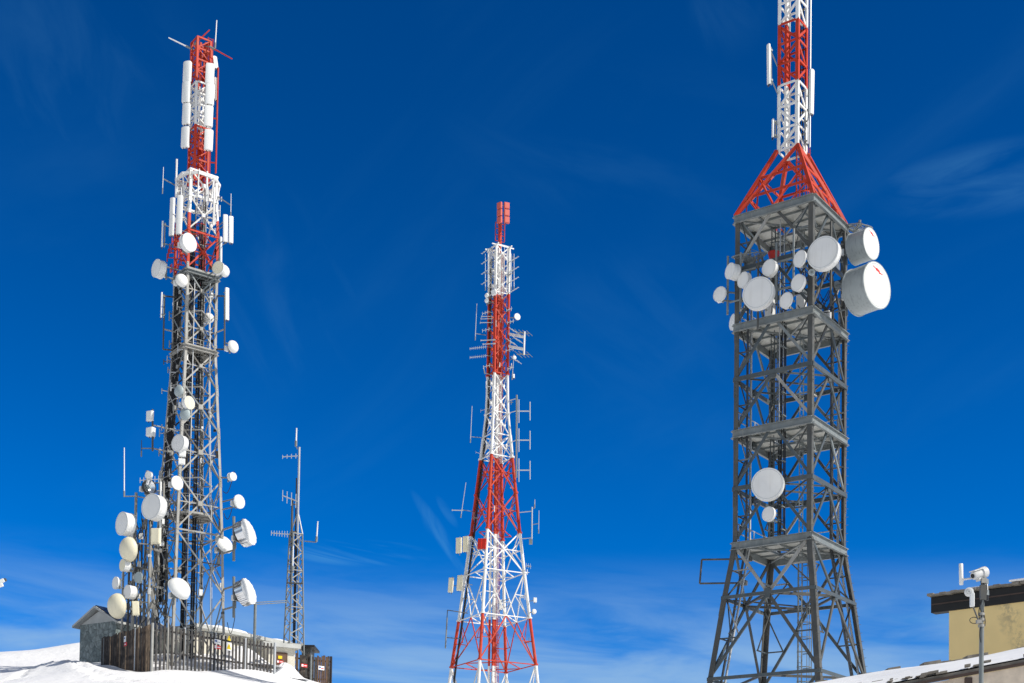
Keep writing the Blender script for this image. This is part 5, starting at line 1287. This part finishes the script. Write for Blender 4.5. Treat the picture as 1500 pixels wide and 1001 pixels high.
def snow_strip(f, u0, u1, v0, v1, zb, hf, parent, nu=60, nv=6):
    g = MB(); vs = []
    for i in range(nu + 1):
        for j in range(nv + 1):
            u = u0 + (u1 - u0) * i / nu; t = j / nv; v = v0 + (v1 - v0) * t + .04 * math.sin(u * 2.1) * (1 - t)
            h = hf(u) * (1 - abs(2 * t - 1) ** 3) * (1 - abs(2 * i / nu - 1) ** 8); vs.append(f(u, v, zb + h))
    g.add(vs, [(i * (nv + 1) + j, (i + 1) * (nv + 1) + j, (i + 1) * (nv + 1) + j + 1, i * (nv + 1) + j + 1) for i in range(nu) for j in range(nv)], 0, True)
    b = MB(); g.build('roof_snow', SNOWCAP, parent)
snow_strip(lp, -1.8, L2 + .5, -.45, .95, zR + .22, lambda u: .16 + .12 * max(0, 1 - u / (L2 * .7)) + .05 * math.sin(u * 1.3) + .03 * math.sin(u * 3.7 + 1), lb)
# entrance block with the brown door
E0, E1 = P(392, 1000, 90.0), P(431.5, 1000, 90.8)
ex = Vector((E1.x - E0.x, E1.y - E0.y, 0)); LE = ex.length; ex.normalize(); ey = Vector((-ex.y, ex.x, 0)); zE2 = P(420, 949.5, 90.4).z
def ep(u, v, z): return Vector((E0.x, E0.y, z)) + ex * u + ey * v
eb = thing('entrance_block', 'cream rendered entrance block with pale flat canopy roof and brown door', 'building', ep(LE / 2, 1.5, zG))
mb = MB(); mb.box(ep(LE / 2, 1.5, (zG + zE2) / 2), ex * LE / 2, ey * 1.5, UP * (zE2 - zG) / 2); mb.build('wall', CONC, eb)
mb = MB(); mb.box(ep(LE / 2 - .1, 1.35, zE2 + .13), ex * (LE / 2 + .35), ey * 1.75, UP * .13); mb.build('roof', LGREY, eb)
snow_strip(ep, .0, LE * .8, .1, 1.4, zE2 + .26, lambda u: .09 + .04 * math.sin(u * 3), eb, 24, 5)
du0, du1 = (P(403.5, 970, 90.2).x - E0.x), (P(422, 970, 90.5).x - E0.x); zd1 = P(413, 957, 90.3).z; zd0 = zd1 - 1.9
mb = MB(); mb.box(ep((du0 + du1) / 2, -.02, (zd0 + zd1) / 2), ex * (du1 - du0) / 2, ey * .03, UP * (zd1 - zd0) / 2); dr = mb.build('door', DOOR, eb)
mb = MB()
for u in (du0 - .03, du1 + .03): mb.box(ep(u, -.025, (zd0 + zd1) / 2), ex * .03, ey * .04, UP * ((zd1 - zd0) / 2 + .03))
mb.box(ep((du0 + du1) / 2, -.025, zd1 + .03), ex * (du1 - du0) / 2, ey * .04, UP * .03); mb.build('frame', DOOR, dr)


def sign(o, sx, w, h, m, label, bar=None, n=None, name='sign', text=None, tm=None):
    """small flat plate; sx = unit along its width, o centre"""
    n = n or sx.cross(UP).normalized(); root = thing(name, label, 'sign', o - UP * h / 2)
    mb = MB(); mb.box(o, sx * w / 2, UP * h / 2, n * .012); mb.build('plate', m, root)
    if bar:
        for (cx, cy, bw, bh, bm) in bar: b = MB(); b.box(o + n * .016 + sx * cx * w + UP * cy * h, sx * bw * w / 2, UP * bh * h / 2, n * .004); b.build('sign_mark', bm, root)
    return root


sign(ep((du0 + du1) / 2 - .05, -.075, zd1 - .27), ex, .26, .19, SIGNYEL, 'small orange yellow notice on the brown door')
sign(ep((du0 + du1) / 2 - .05, -.075, zd1 - .56), ex, .42, .16, SIGNRED, 'red and white warning plate on the brown door', bar=[(-.34, 0, .3, .8, SIGNWHT), (.2, 0, .45, .25, SIGNWHT)])
# dark flat roofed shed behind, right of the entrance block
S0, S1 = P(441, 1000, 95.5), P(455, 1000, 95.8); zS = P(450, 950, 95.6).z
ax_ = thing('flat_roof_shed', 'small dark shed with thin flat roof behind the small lattice mast foot', 'shed', Vector(((S0.x + S1.x) / 2, 96.4, zG)))
mb = MB(); mb.bx(S0.x, S1.x, 95.5, 97.3, zG, zS); mb.build('wall', DSTEEL, ax_)
mb = MB(); mb.bx(S0.x - .25, S1.x + .32, 95.0, 97.6, zS, zS + .14); mb.build('roof', FASCIA, ax_)

# ------------------------------------------------------------------ picket fences
def fence(pts, label, wm, pw, gap, postm, posts, jitter=.08, rails=True):
    """pts: list of (px, top py, Y); pickets run along it"""
    q = [P(*p) for p in pts]; mid = q[len(q) // 2]
    root = thing('picket_fence', label, 'fence', (mid.x, mid.y, gz(mid.x, mid.y) - .3))
    tot = 0
    for a, b in zip(q[:-1], q[1:]):
        d = Vector((b.x - a.x, b.y - a.y, 0)); L = d.length; d.normalize(); nrm = Vector((d.y, -d.x, 0)); k = max(2, int(L / (pw + gap)))
        for i in range(k):
            t = (i + .5) / k; p = a.lerp(b, t); g = gz(p.x, p.y) - .35; top = p.z + random.uniform(-jitter, jitter); mb = MB(); off = nrm * .04
            w = pw * random.uniform(.8, 1.12); lean = d * random.uniform(-.04, .04); c0 = Vector((p.x, p.y, g)) + off; c1_ = Vector((p.x, p.y, top)) + off + lean
            mb.bar(c0, c1_, w, .03, random.choice(range(len(wm))) if len(wm) < 3 else random.choice((0, 0, 0, 1, 1, 2)), side=d)
            mb.build('picket', wm, root); tot += 1
        for h in ((.3, 1.5) if rails else ()):
            mb = MB(); mb.bar(a - UP * h - nrm * .02, b - UP * h - nrm * .02, .10, .05, 0, side=UP); mb.build('fence_rail', wm, root)
    for (px, py, Y, ww, mt) in posts:
        p = P(px, py, Y); mb = MB(); mb.tube(Vector((p.x, p.y - .05, gz(p.x, p.y) - .3)), p - Vector((0, .05, 0)), ww, 10); mb.build('post', mt, root)
    return root


FL0, FL1 = (150, 935, 85.6), (223, 915, 79)
fence([FL0, FL1], 'dark brown wooden picket fence running from the stone hut to the pale corner post', [WOOD_D, mat('brown_plank', (.065, .044, .03), .8, 0, .4, 5, bump=.4), mat('tan_plank', (.20, .145, .095), .8, 0, .4, 5, bump=.4)], .15, .05, GIRT,
      [(199, 921, 81, .05, ALU), (153, 935, 85.3, .04, GIRT)], .06)
FR0, FR1 = (226, 914, 79), (404, 943, 87)
fence([FR0, FR1], 'grey wooden picket fence with wide gaps in front of the crowded tower', [WOOD_G, mat('grey_brown_plank', (.055, .05, .046), .8, 0, .4, 5, bump=.4)], .135, .155, GIRT,
      [(224, 913, 78.9, .075, STEEL), (271, 920, 81.0, .06, ALU), (316, 927, 83.0, .06, ALU), (360, 935, 84.9, .06, ALU), (403, 942, 86.9, .08, ALU), (247, 904, 79.8, .05, STEEL)], .07)
FB0, FB1, FB2 = (432, 957, 91), (460, 961, 91.5), (486, 963, 93)
fence([FB0, FB1, FB2], 'short dark brown picket fence at the right, past the brown door', [WOOD_D, mat('brown_board', (.08, .048, .03), .8, 0, .4, 5, bump=.4)], .19, .03, GIRT, [(456, 960, 91.3, .06, GIRT), (485.5, 962, 92.9, .06, FASCIA)], .08)
# signs on the fences
pl_, pr_ = P(*FL0), P(*FL1); fd = Vector((pr_.x - pl_.x, pr_.y - pl_.y, 0)).normalized(); fn = Vector((fd.y, -fd.x, 0))
o = P(186, 937, 82.3); tl = pl_.lerp(pr_, (o.x - pl_.x) / (pr_.x - pl_.x)); o = Vector((o.x, tl.y, o.z)) + fn * .10
sign(o, fd, .30, .34, SIGNWHT, 'small white notice on the dark brown fence above a red plate', bar=[(-.1, .15, .4, .3, SIGNBLUE)], n=fn)
o2 = P(187, 944.5, 82.3); o2 = Vector((o2.x, tl.y, o2.z)) + fn * .10
sign(o2, fd, .40, .2, SIGNRED, 'small red plate on the dark brown fence below a white notice', bar=[(-.1, 0, .5, .3, SIGNWHT)], n=fn)
pl2, pr2 = P(*FR0), P(*FR1); fd2 = Vector((pr2.x - pl2.x, pr2.y - pl2.y, 0)).normalized(); fn2 = Vector((fd2.y, -fd2.x, 0))


def onF(px, py, off=.10):
    t = 0
    lo, hi = 78.0, 89.0
    for _ in range(40):
        Y = (lo + hi) / 2; p = P(px, py, Y); yy = pl2.y + (p.x - pl2.x) / (pr2.x - pl2.x) * (pr2.y - pl2.y)
        if p.y < yy: lo = Y
        else: hi = Y
    return P(px, py, Y) + fn2 * off


sign(onF(317, 940.5), fd2, .50, .26, SIGNWHT, 'white notice plate on the grey fence above a red plate', bar=[(-.28, .1, .3, .4, SIGNBLUE), (.15, -.1, .5, .2, LGREY)], n=fn2)
sign(onF(317, 948.5), fd2, .50, .20, SIGNRED, 'red and white warning plate on the grey fence below the white notice', bar=[(-.33, 0, .32, .85, SIGNWHT), (.18, 0, .5, .28, SIGNWHT)], n=fn2)


def tri(o, sx, n, w, h, label, plate):
    root = thing('warning_sign', label, 'sign', o - UP * h / 2); mb = MB(); pts = [o - sx * w / 2 - UP * h / 2, o + sx * w / 2 - UP * h / 2, o + UP * h / 2]
    if plate:
        b = MB(); b.box(o - UP * h * .05, sx * w * .56, UP * h * .66, n * .008); b.build('plate', SIGNWHT, root)
    f = [p + n * .02 for p in pts]; mb.add(f + pts, [(0, 1, 2), (3, 5, 4), (0, 3, 4, 1), (1, 4, 5, 2), (2, 5, 3, 0)]); mb.build('triangle', SIGNYEL, root)
    e = MB(); e.box(o + n * .024 - UP * h * .02, sx * w * .045, UP * h * .17, n * .003); e.box(o + n * .024 - UP * h * .33, sx * w * .05, UP * h * .045, n * .003); e.build('warning_mark', BLACK, root)


tri(onF(333.5, 935), fd2, fn2, .30, .30, 'yellow triangle warning sign, upper of two on the grey fence', False)
tri(onF(333.5, 947), fd2, fn2, .36, .36, 'yellow triangle warning sign on white plate, lower of two on the grey fence', True)
pb1, pb2 = P(*FB0), P(*FB2); fd3 = Vector((pb2.x - pb1.x, pb2.y - pb1.y, 0)).normalized(); fn3 = Vector((fd3.y, -fd3.x, 0))
sign(P(444, 975.5, 91.1) + fn3 * .12, fd3, .46, .20, SIGNRED, 'red plate on the short dark fence at the right', bar=[(-.3, 0, .3, .7, SIGNWHT), (.2, 0, .4, .25, SIGNWHT)], n=fn3)
sign(P(469, 979, 92.0) + fn3 * .12, fd3, .46, .26, SIGNWHT, 'white notice on the short dark fence at the far right end', bar=[(-.25, .1, .3, .4, SIGNBLUE), (.18, -.1, .45, .22, SIGNRED)], n=fn3)
# snow heaps: inside the fence and by the door
def heap(px, py, Y, rx, ry, h, label):
    c = P(px, py, Y); g = gz(c.x, c.y); mb = MB(); n1, n2 = 22, 8; vs = []; fs = []
    for j in range(n2 + 1):
        t = j / n2
        for i in range(n1): a = 2 * math.pi * i / n1; k = 1 + .12 * math.sin(3 * a + 1) + .08 * math.sin(5 * a + px); vs.append(Vector((c.x + math.cos(a) * rx * t * k, c.y + math.sin(a) * ry * t * k, g - .25 + (h + .25) * (math.cos(math.pi * t) * .5 + .5) * (1 + .1 * math.sin(4 * a + 5 * t)))))
    for j in range(n2):
        for i in range(n1): q = (i + 1) % n1; fs.append((j * n1 + i, (j + 1) * n1 + i, (j + 1) * n1 + q, j * n1 + q))
    mb.add(vs, fs, 0, True); o = mb.build('snow_heap', SNOW); tag(o, label, 'snow heap')


heap(350, 975, 87.6, 2.6, 1.4, .9, 'snow heap inside the grey fence in front of the building')
heap(416, 990, 88.4, 1.4, 1.0, .75, 'snow heap in front of the brown door')

# ================================================================== RIGHT: roof edge, yellow building, pole
yA, yB = 41.0, 39.6
WA, WB = P(1390, 980, yA), P(1620, 970, 38.0)
yd = Vector((WB.x - WA.x, WB.y - WA.y, 0)); yl = yd.length; yd.normalize(); yn = Vector((-yd.y, yd.x, 0))
zt_ = P(1390, 889, yA).z + .05; zb_ = gz(WA.x, WA.y) - 1
STAIN_X = 0.0
yb = thing('yellow_building', 'yellow rendered building with black fascia and stone slab roof at the right edge', 'building', (WA.x + yd.x * yl / 2, WA.y + yd.y * yl / 2, zb_))
def yp(u, v, z): return Vector((WA.x, WA.y, z)) + yd * u + yn * v
cx_ = (P(1480, 930, 40).x - (WA.x + yd.x * yl / 2)); STAIN_X = -cx_ - .45 - .22 * (P(1480, 930, 40).z - zb_)
YWALL = wall_mat()
mb = MB(); mb.box(yp(yl / 2, 3, (zt_ + zb_) / 2), yd * yl / 2, yn * 3, UP * (zt_ - zb_) / 2); mb.build('wall', YWALL, yb)
ztop = P(1363, 868, 40.6).z
mb = MB(); fh = (P(1363, 868, 40.6).z - P(1363, 891, 40.6).z) / 2
mb.box(yp(yl / 2 - .25, .10, ztop - fh), yd * (yl / 2 + .28), yn * .16, UP * fh); mb.build('fascia', FASCIA, yb)
mb = MB(); mb.box(yp(yl / 2 - .25, -.07, ztop - fh * .95), yd * (yl / 2 + .26), yn * .012, UP * .018); mb.build('fascia_trim', GUTTER, yb)
mb = MB(); mb.box(yp(yl / 2 + .02, 3.1, ztop - fh), yd * (yl / 2 - .02), yn * 2.83, UP * fh * .9); mb.build('attic', CONC, yb)
rf = MB(); n = 26
for i in range(n):
    u = -.58 + (yl + .3) * i / n; w = (yl + .3) / n
    for j in range(4):
        rf.box(yp(u + w / 2 + random.uniform(-.03, .03), -.12 + .8 * j + random.uniform(-.04, .02) + .4, ztop + .035 + j * .13 + random.uniform(0, .03)), yd * (w * .52), yn * .5, UP * random.uniform(.022, .04))
rf.build('roof', SLABST, yb)
sm = MB()
for (u0, u1, v, h) in ((1.9, 2.5, .0, .05), (2.2, 3.9, .35, .12), (.5, .9, .6, .04)): sm.box(yp((u0 + u1) / 2, v, ztop + .10 + v * .15 + h / 2), yd * (u1 - u0) / 2, yn * .3, UP * h / 2)
sm.build('roof_snow', SNOWCAP, yb, bevel=.04)

# near lower building: only its snow-covered roof and pale fascia boards show
rb = thing('near_building', 'near building showing its snow covered slab roof and pale timber fascia at the bottom right', 'building', (P(1480, 1000, 31).x, 32, gz(P(1480, 1000, 31).x, 32)))
e0, e1 = P(1200, 1020, 30.6), P(1640, 938, 28.9)        # eave line
h0, h1 = P(1150, 1010, 36.5), P(1660, 930, 34.5)          # upper edge of roof
nu, nv = 70, 14; vs = []; rng = random.Random(5)
top = MB()
for j in range(nv + 1):
    for i in range(nu + 1):
        a = e0.lerp(e1, i / nu); b = h0.lerp(h1, i / nu); p = a.lerp(b, j / nv); t = j / nv
        bump = .03 * math.sin(i * .23 + j * .3) + .03 * math.sin(i * .11 - j * .5) + rng.uniform(-.004, .004)
        p.z += .12 * (1 - abs(2 * t - 1) ** 4) + bump * (1 - abs(2 * t - 1) ** 2) * .8; vs.append(p)
fs = [(j * (nu + 1) + i, j * (nu + 1) + i + 1, (j + 1) * (nu + 1) + i + 1, (j + 1) * (nu + 1) + i) for j in range(nv) for i in range(nu)]
top.add(vs, fs, 0, True); top.build('roof_snow', SNOWCAP, rb)
mb = MB()
lo = [e0, e1, h1, h0]; pts = [p - UP * .03 for p in lo] + [p - UP * .10 for p in lo]
mb.add(pts, [(0, 1, 2, 3), (4, 7, 6, 5), (0, 4, 5, 1), (1, 5, 6, 2), (2, 6, 7, 3), (3, 7, 4, 0)]); mb.build('roof_deck', SLABST, rb)
sl = MB()
for i in range(60):   # stone slabs along the upper edge and the eave
    t = (i + .5) / 60; p = h0.lerp(h1, t); d = (h1 - h0).normalized(); a = (e0 - h0); a.z = 0; a.normalize(); sl.box(p + a * rng.uniform(-.05, .1) + UP * rng.uniform(-.05, .03), d * rng.uniform(.08, .16), a * .16, UP * rng.uniform(.02, .05))
sl.build('ridge_slab_course', SLABST, rb)
for t in (.32, .43, .56, .70, .80): p = h0.lerp(h1, t); d = (h1 - h0).normalized(); sl = MB(); sl.box(p + UP * .07, d * rng.uniform(.15, .25), Vector((0, .2, 0)), UP * .04); sl.build('loose_slab', SLABST, rb)
for i in range(44):
    t = rng.uniform(.1, 1); p = e0.lerp(e1, t); q = h0.lerp(h1, t); a = (q - p); a.z = 0; a.normalize(); p = p.lerp(q, rng.choice((.0, .01, .03, .06, .12, .2)) * rng.random()); d = (e1 - e0).normalized(); sl = MB(); sl.box(p + UP * rng.uniform(.0, .07), d * rng.uniform(.03, .13), a * rng.uniform(.04, .12), UP * rng.uniform(.008, .025)); sl.build('loose_slab', SLABST, rb)

d = (e1 - e0).normalized(); nn_ = Vector((d.y, -d.x, 0)).normalized()
if nn_.y > 0: nn_ = -nn_
mb = MB(); mb.bar(e0 - UP * .13 + nn_ * .05, e1 - UP * .13 + nn_ * .05, .055, .10, 0, side=UP); mb.build('gutter', GUTTER, rb)
mb = MB(); mb.bar(e0 - UP * .40 - nn_ * .02, e1 - UP * .40 - nn_ * .02, .46, .06, 0, side=UP); mb.build('fascia_board', BOARD, rb)
mb = MB(); mb.bar(e0 - UP * .685 - nn_ * .02, e1 - UP * .685 - nn_ * .02, .06, .09, 0, side=UP); mb.build('trim', GUTTER, rb)
mb = MB(); a, b = e0 - UP * .71 - nn_ * .3, e1 - UP * .71 - nn_ * .3; mb.add([a, b, Vector((b.x, b.y, -1)), Vector((a.x, a.y, 2)), a - nn_ * 4, b - nn_ * 4, Vector((b.x, b.y, -1)) - nn_ * 4, Vector((a.x, a.y, 2)) - nn_ * 4], [(0, 3, 2, 1), (4, 5, 6, 7), (0, 1, 5, 4), (0, 4, 7, 3), (1, 2, 6, 5)]); mb.build('wall', BOARD, rb)
mb = MB(); t = .51; p = e0.lerp(e1, t); mb.bar(p - UP * .2 - nn_ * -.02, p - UP * 1.6 + nn_ * .02, .14, .10); mb.build('downpipe', GUTTER, rb)

# pole with small antennas
YP = 28.6
pb = P(1436, 1000, YP); pole = thing('antenna_mast', 'galvanised pole with small white antennas in front of the yellow building', 'mast', (pb.x, YP, gz(pb.x, YP)))
pt_ = P(1440.5, 838, YP); base = Vector((pt_.x, YP, gz(pt_.x, YP) - .2)); base.x = P(1436, 1000, YP).x - .0
mb = MB(); mb.tube(base, Vector((P(1438, 918, YP).x, YP, P(1438, 918, YP).z)), .047, 14); mb.build('lower_tube', GIRT, pole)
mb = MB(); a, b = P(1437.6, 925, YP), P(1441, 842, YP); mb.tube(a, b, .036, 14); mb.build('upper_tube', GIRT, pole)
mb = MB()
for y in (917, 908, 900): p = P(1437.5, y, YP); mb.lathe(p, UP, [(.055, -.03), (.065, -.025), (.065, .025), (.055, .03)], 14)
mb.box(P(1434, 911, YP - .05), Vector((.05, 0, 0)), Vector((0, .05, 0)), UP * .035); mb.build('pole_clamp', STEEL, pole)
mb = MB()
for k in range(3):
    x = .05 + .012 * k; pts = [P(1437 + (4 * t), 918 - 70 * t, YP) + Vector((math.sin(t * 9 + k) * .03 + (.04 if k == 1 else -.04), -.03, 0)) for t in [j / 14 for j in range(15)]]; mb.path(pts, .010, 5)
c = P(1427, 909, YP); mb.path([c + Vector((math.cos(t) * .09, 0, math.sin(t) * .065)) for t in [2 * math.pi * i / 18 for i in range(19)]], .007, 5)
mb.path([P(1436 - 2.2 * math.sin(t * 3.1), 918 + t * 24, YP) - Vector((0, .05, 0)) for t in [j / 8 for j in range(9)]], .009, 5); mb.build('cable', BLACK, pole)
mb = MB(); mb.box(P(1440, 868, YP - .06), Vector((.06, 0, 0)), Vector((0, .04, 0)), UP * .15); mb.build('junction_box', DSTEEL, pole)
mb = MB(); mb.box(P(1441, 851, YP - .05), Vector((.05, 0, 0)), Vector((0, .05, 0)), UP * .05); mb.build('junction_box', STEEL, pole)
# upright tube antenna on an arm
ta = thing('tube_antenna', 'upright white tube antenna standing left of the pole above the roof edge', 'antenna', P(1408, 858, YP)); mb = MB(); a, b = P(1408.2, 857, YP), P(1407.6, 826, YP); n_a = (b - a).normalized()
mb.lathe(a, n_a, [(0, 0), (.035, 0), (.042, .01), (.042, (b - a).length - .01), (.036, (b - a).length), (0, (b - a).length)], 16); mb.build('radome', PANEL, ta)
mb = MB(); c = P(1412.5, 849, YP); mb.tube(P(1409, 849, YP), c, .05, 10, 0, .025); mb.tube(c, P(1438, 845, YP), .020, 8); mb.build('mount_arm', SHROUD, ta)
# camera like head
ch = thing('camera_head', 'white weatherproof camera housing on top of the pole', 'camera', P(1433, 848, YP)); mb = MB(); a, b = P(1425, 844, YP - .1), P(1443, 838, YP + .05); dd = (b - a).normalized(); mb.lathe(a, dd, [(0, 0), (.07, 0), (.088, .03), (.088, (b - a).length * .62), (.115, (b - a).length * .66), (.115, (b - a).length), (0, (b - a).length)], 18); hv = dd.cross(UP).normalized(); hu = hv.cross(dd); mb.box(a + dd * .16 + hu * .092, dd * .15, hv * .08, hu * .01); mb.box(a + dd * .16 - hu * .1, dd * .06, hv * .05, hu * .04); mb.build('housing', mat('camera_housing', (.56, .57, .57), .5, 0, .08, 9, dirt=(.36, .36, .34), dirt_amt=.5, dscale=6), ch)
mb = MB(); mb.lathe(a - dd * .004, dd, [(0, 0), (.045, 0), (.045, -.008), (0, -.008)], 14); mb.build('lens', DARKIN, ch)
mb = MB(); mb.tube(P(1440.7, 846, YP), P(1437, 840, YP), .03, 8); mb.box(P(1443.5, 838, YP + .02), Vector((.012, 0, 0)), Vector((0, .05, 0)), UP * .07); mb.build('bracket', STEEL, ch)
# small panel on the right side
o = P(1446, 860, YP); panel(1446.5, 860, 7, 22, YP, 50, 'small white flat panel on the right side of the pole', to=P(1441.3, 860, YP), roll=6, gap=.02, depth=.35)
# round faced unit
ru = thing('round_head_antenna', 'white unit with a round head and box body hanging left on a slanted stub', 'antenna', P(1424, 889, YP)); n_c = dirv(-18); c = P(1419.5, 867, YP - .12)
mb = MB(); mb.lathe(c, n_c, [(0, .012), (.05, .012), (.065, .006), (.088, 0), (.092, -.015), (.092, -.05), (.07, -.07), (0, -.07)], 30); mb.build('round_head', SHROUD, ru)
mb = MB(); mb.lathe(c + n_c * .014, n_c, [(.045, 0), (.05, .004), (.055, 0)], 30); mb.lathe(c + n_c * .014, n_c, [(0, .004), (.014, .004), (.016, 0)], 14); mb.build('ring_mark', LGREY, ru)
mb = MB(); sx_ = n_c.cross(UP).normalized() * -1; q = P(1424, 879, YP - .1); mb.box(q, Vector((.045, -.01, 0)), Vector((.01, .045, 0)), UP * .14); mb.build('body', SHROUD, ru, bevel=.015)
mb = MB(); mb.tube(P(1425, 888, YP - .06), P(1434, 911, YP - .05), .017, 8); mb.build('stub', DSTEEL, ru)

# device just entering at the left edge: unidentified antenna end on a mast outside the frame
lm = thing('edge_device', 'bit of a grey white fixture on a post poking in at the left edge', 'apparatus', (P(-14, 960, 60).x, 60, gz(P(-14, 960, 60).x, 60)))
p = P(-14, 850, 60); mb = MB(); mb.tube(Vector((p.x, 60, gz(p.x, 60) - .2)), p, .06, 8); mb.build('post', GIRT, lm)
mb = MB(); mb.bar(P(-12, 858, 60), P(9, 849, 60), .10, .16); mb.build('arm', DSTEEL, lm)
mb = MB(); c = P(2.5, 851.5, 59.8); mb.box(c, Vector((.09, 0, .05)), Vector((0, .07, 0)), Vector((-.03, 0, .06))); mb.box(P(-1, 858, 59.8), Vector((.14, 0, .05)), Vector((0, .09, 0)), Vector((-.02, 0, .06))); mb.build('head', PANEL, lm)

GROUPS = {'dish_antenna': 'dish antennas on the towers', 'grid_dish': 'wire grid dishes on the pyramid topped tower', 'panel_antenna': 'panel antennas on the towers', 'whip_antenna': 'rod antennas on the towers and racks',
          'yagi_antenna': 'yagi and dipole bars on the masts', 'radio_box': 'radio boxes on the towers', 'lattice_tower': 'big lattice towers on the summit', 'picket_fence': 'wooden picket fences round the station',
          'sign': 'notice plates on the fences and door', 'warning_sign': 'yellow triangle signs on the fence', 'snow_heap': 'snow heaps by the fence', 'bracket_frame': 'tube bracket frames on the towers', 'antenna_pole': 'grey antenna poles beside the red and white tower', 'stand_off_pole': 'poles holding the mirror sided dishes'}
for o_ in scene.objects:
    if 'label' in o_ and 'category' in o_ and 'group' not in o_:
        g_ = GROUPS.get(o_.name.split('.')[0])
        if g_: o_['group'] = g_
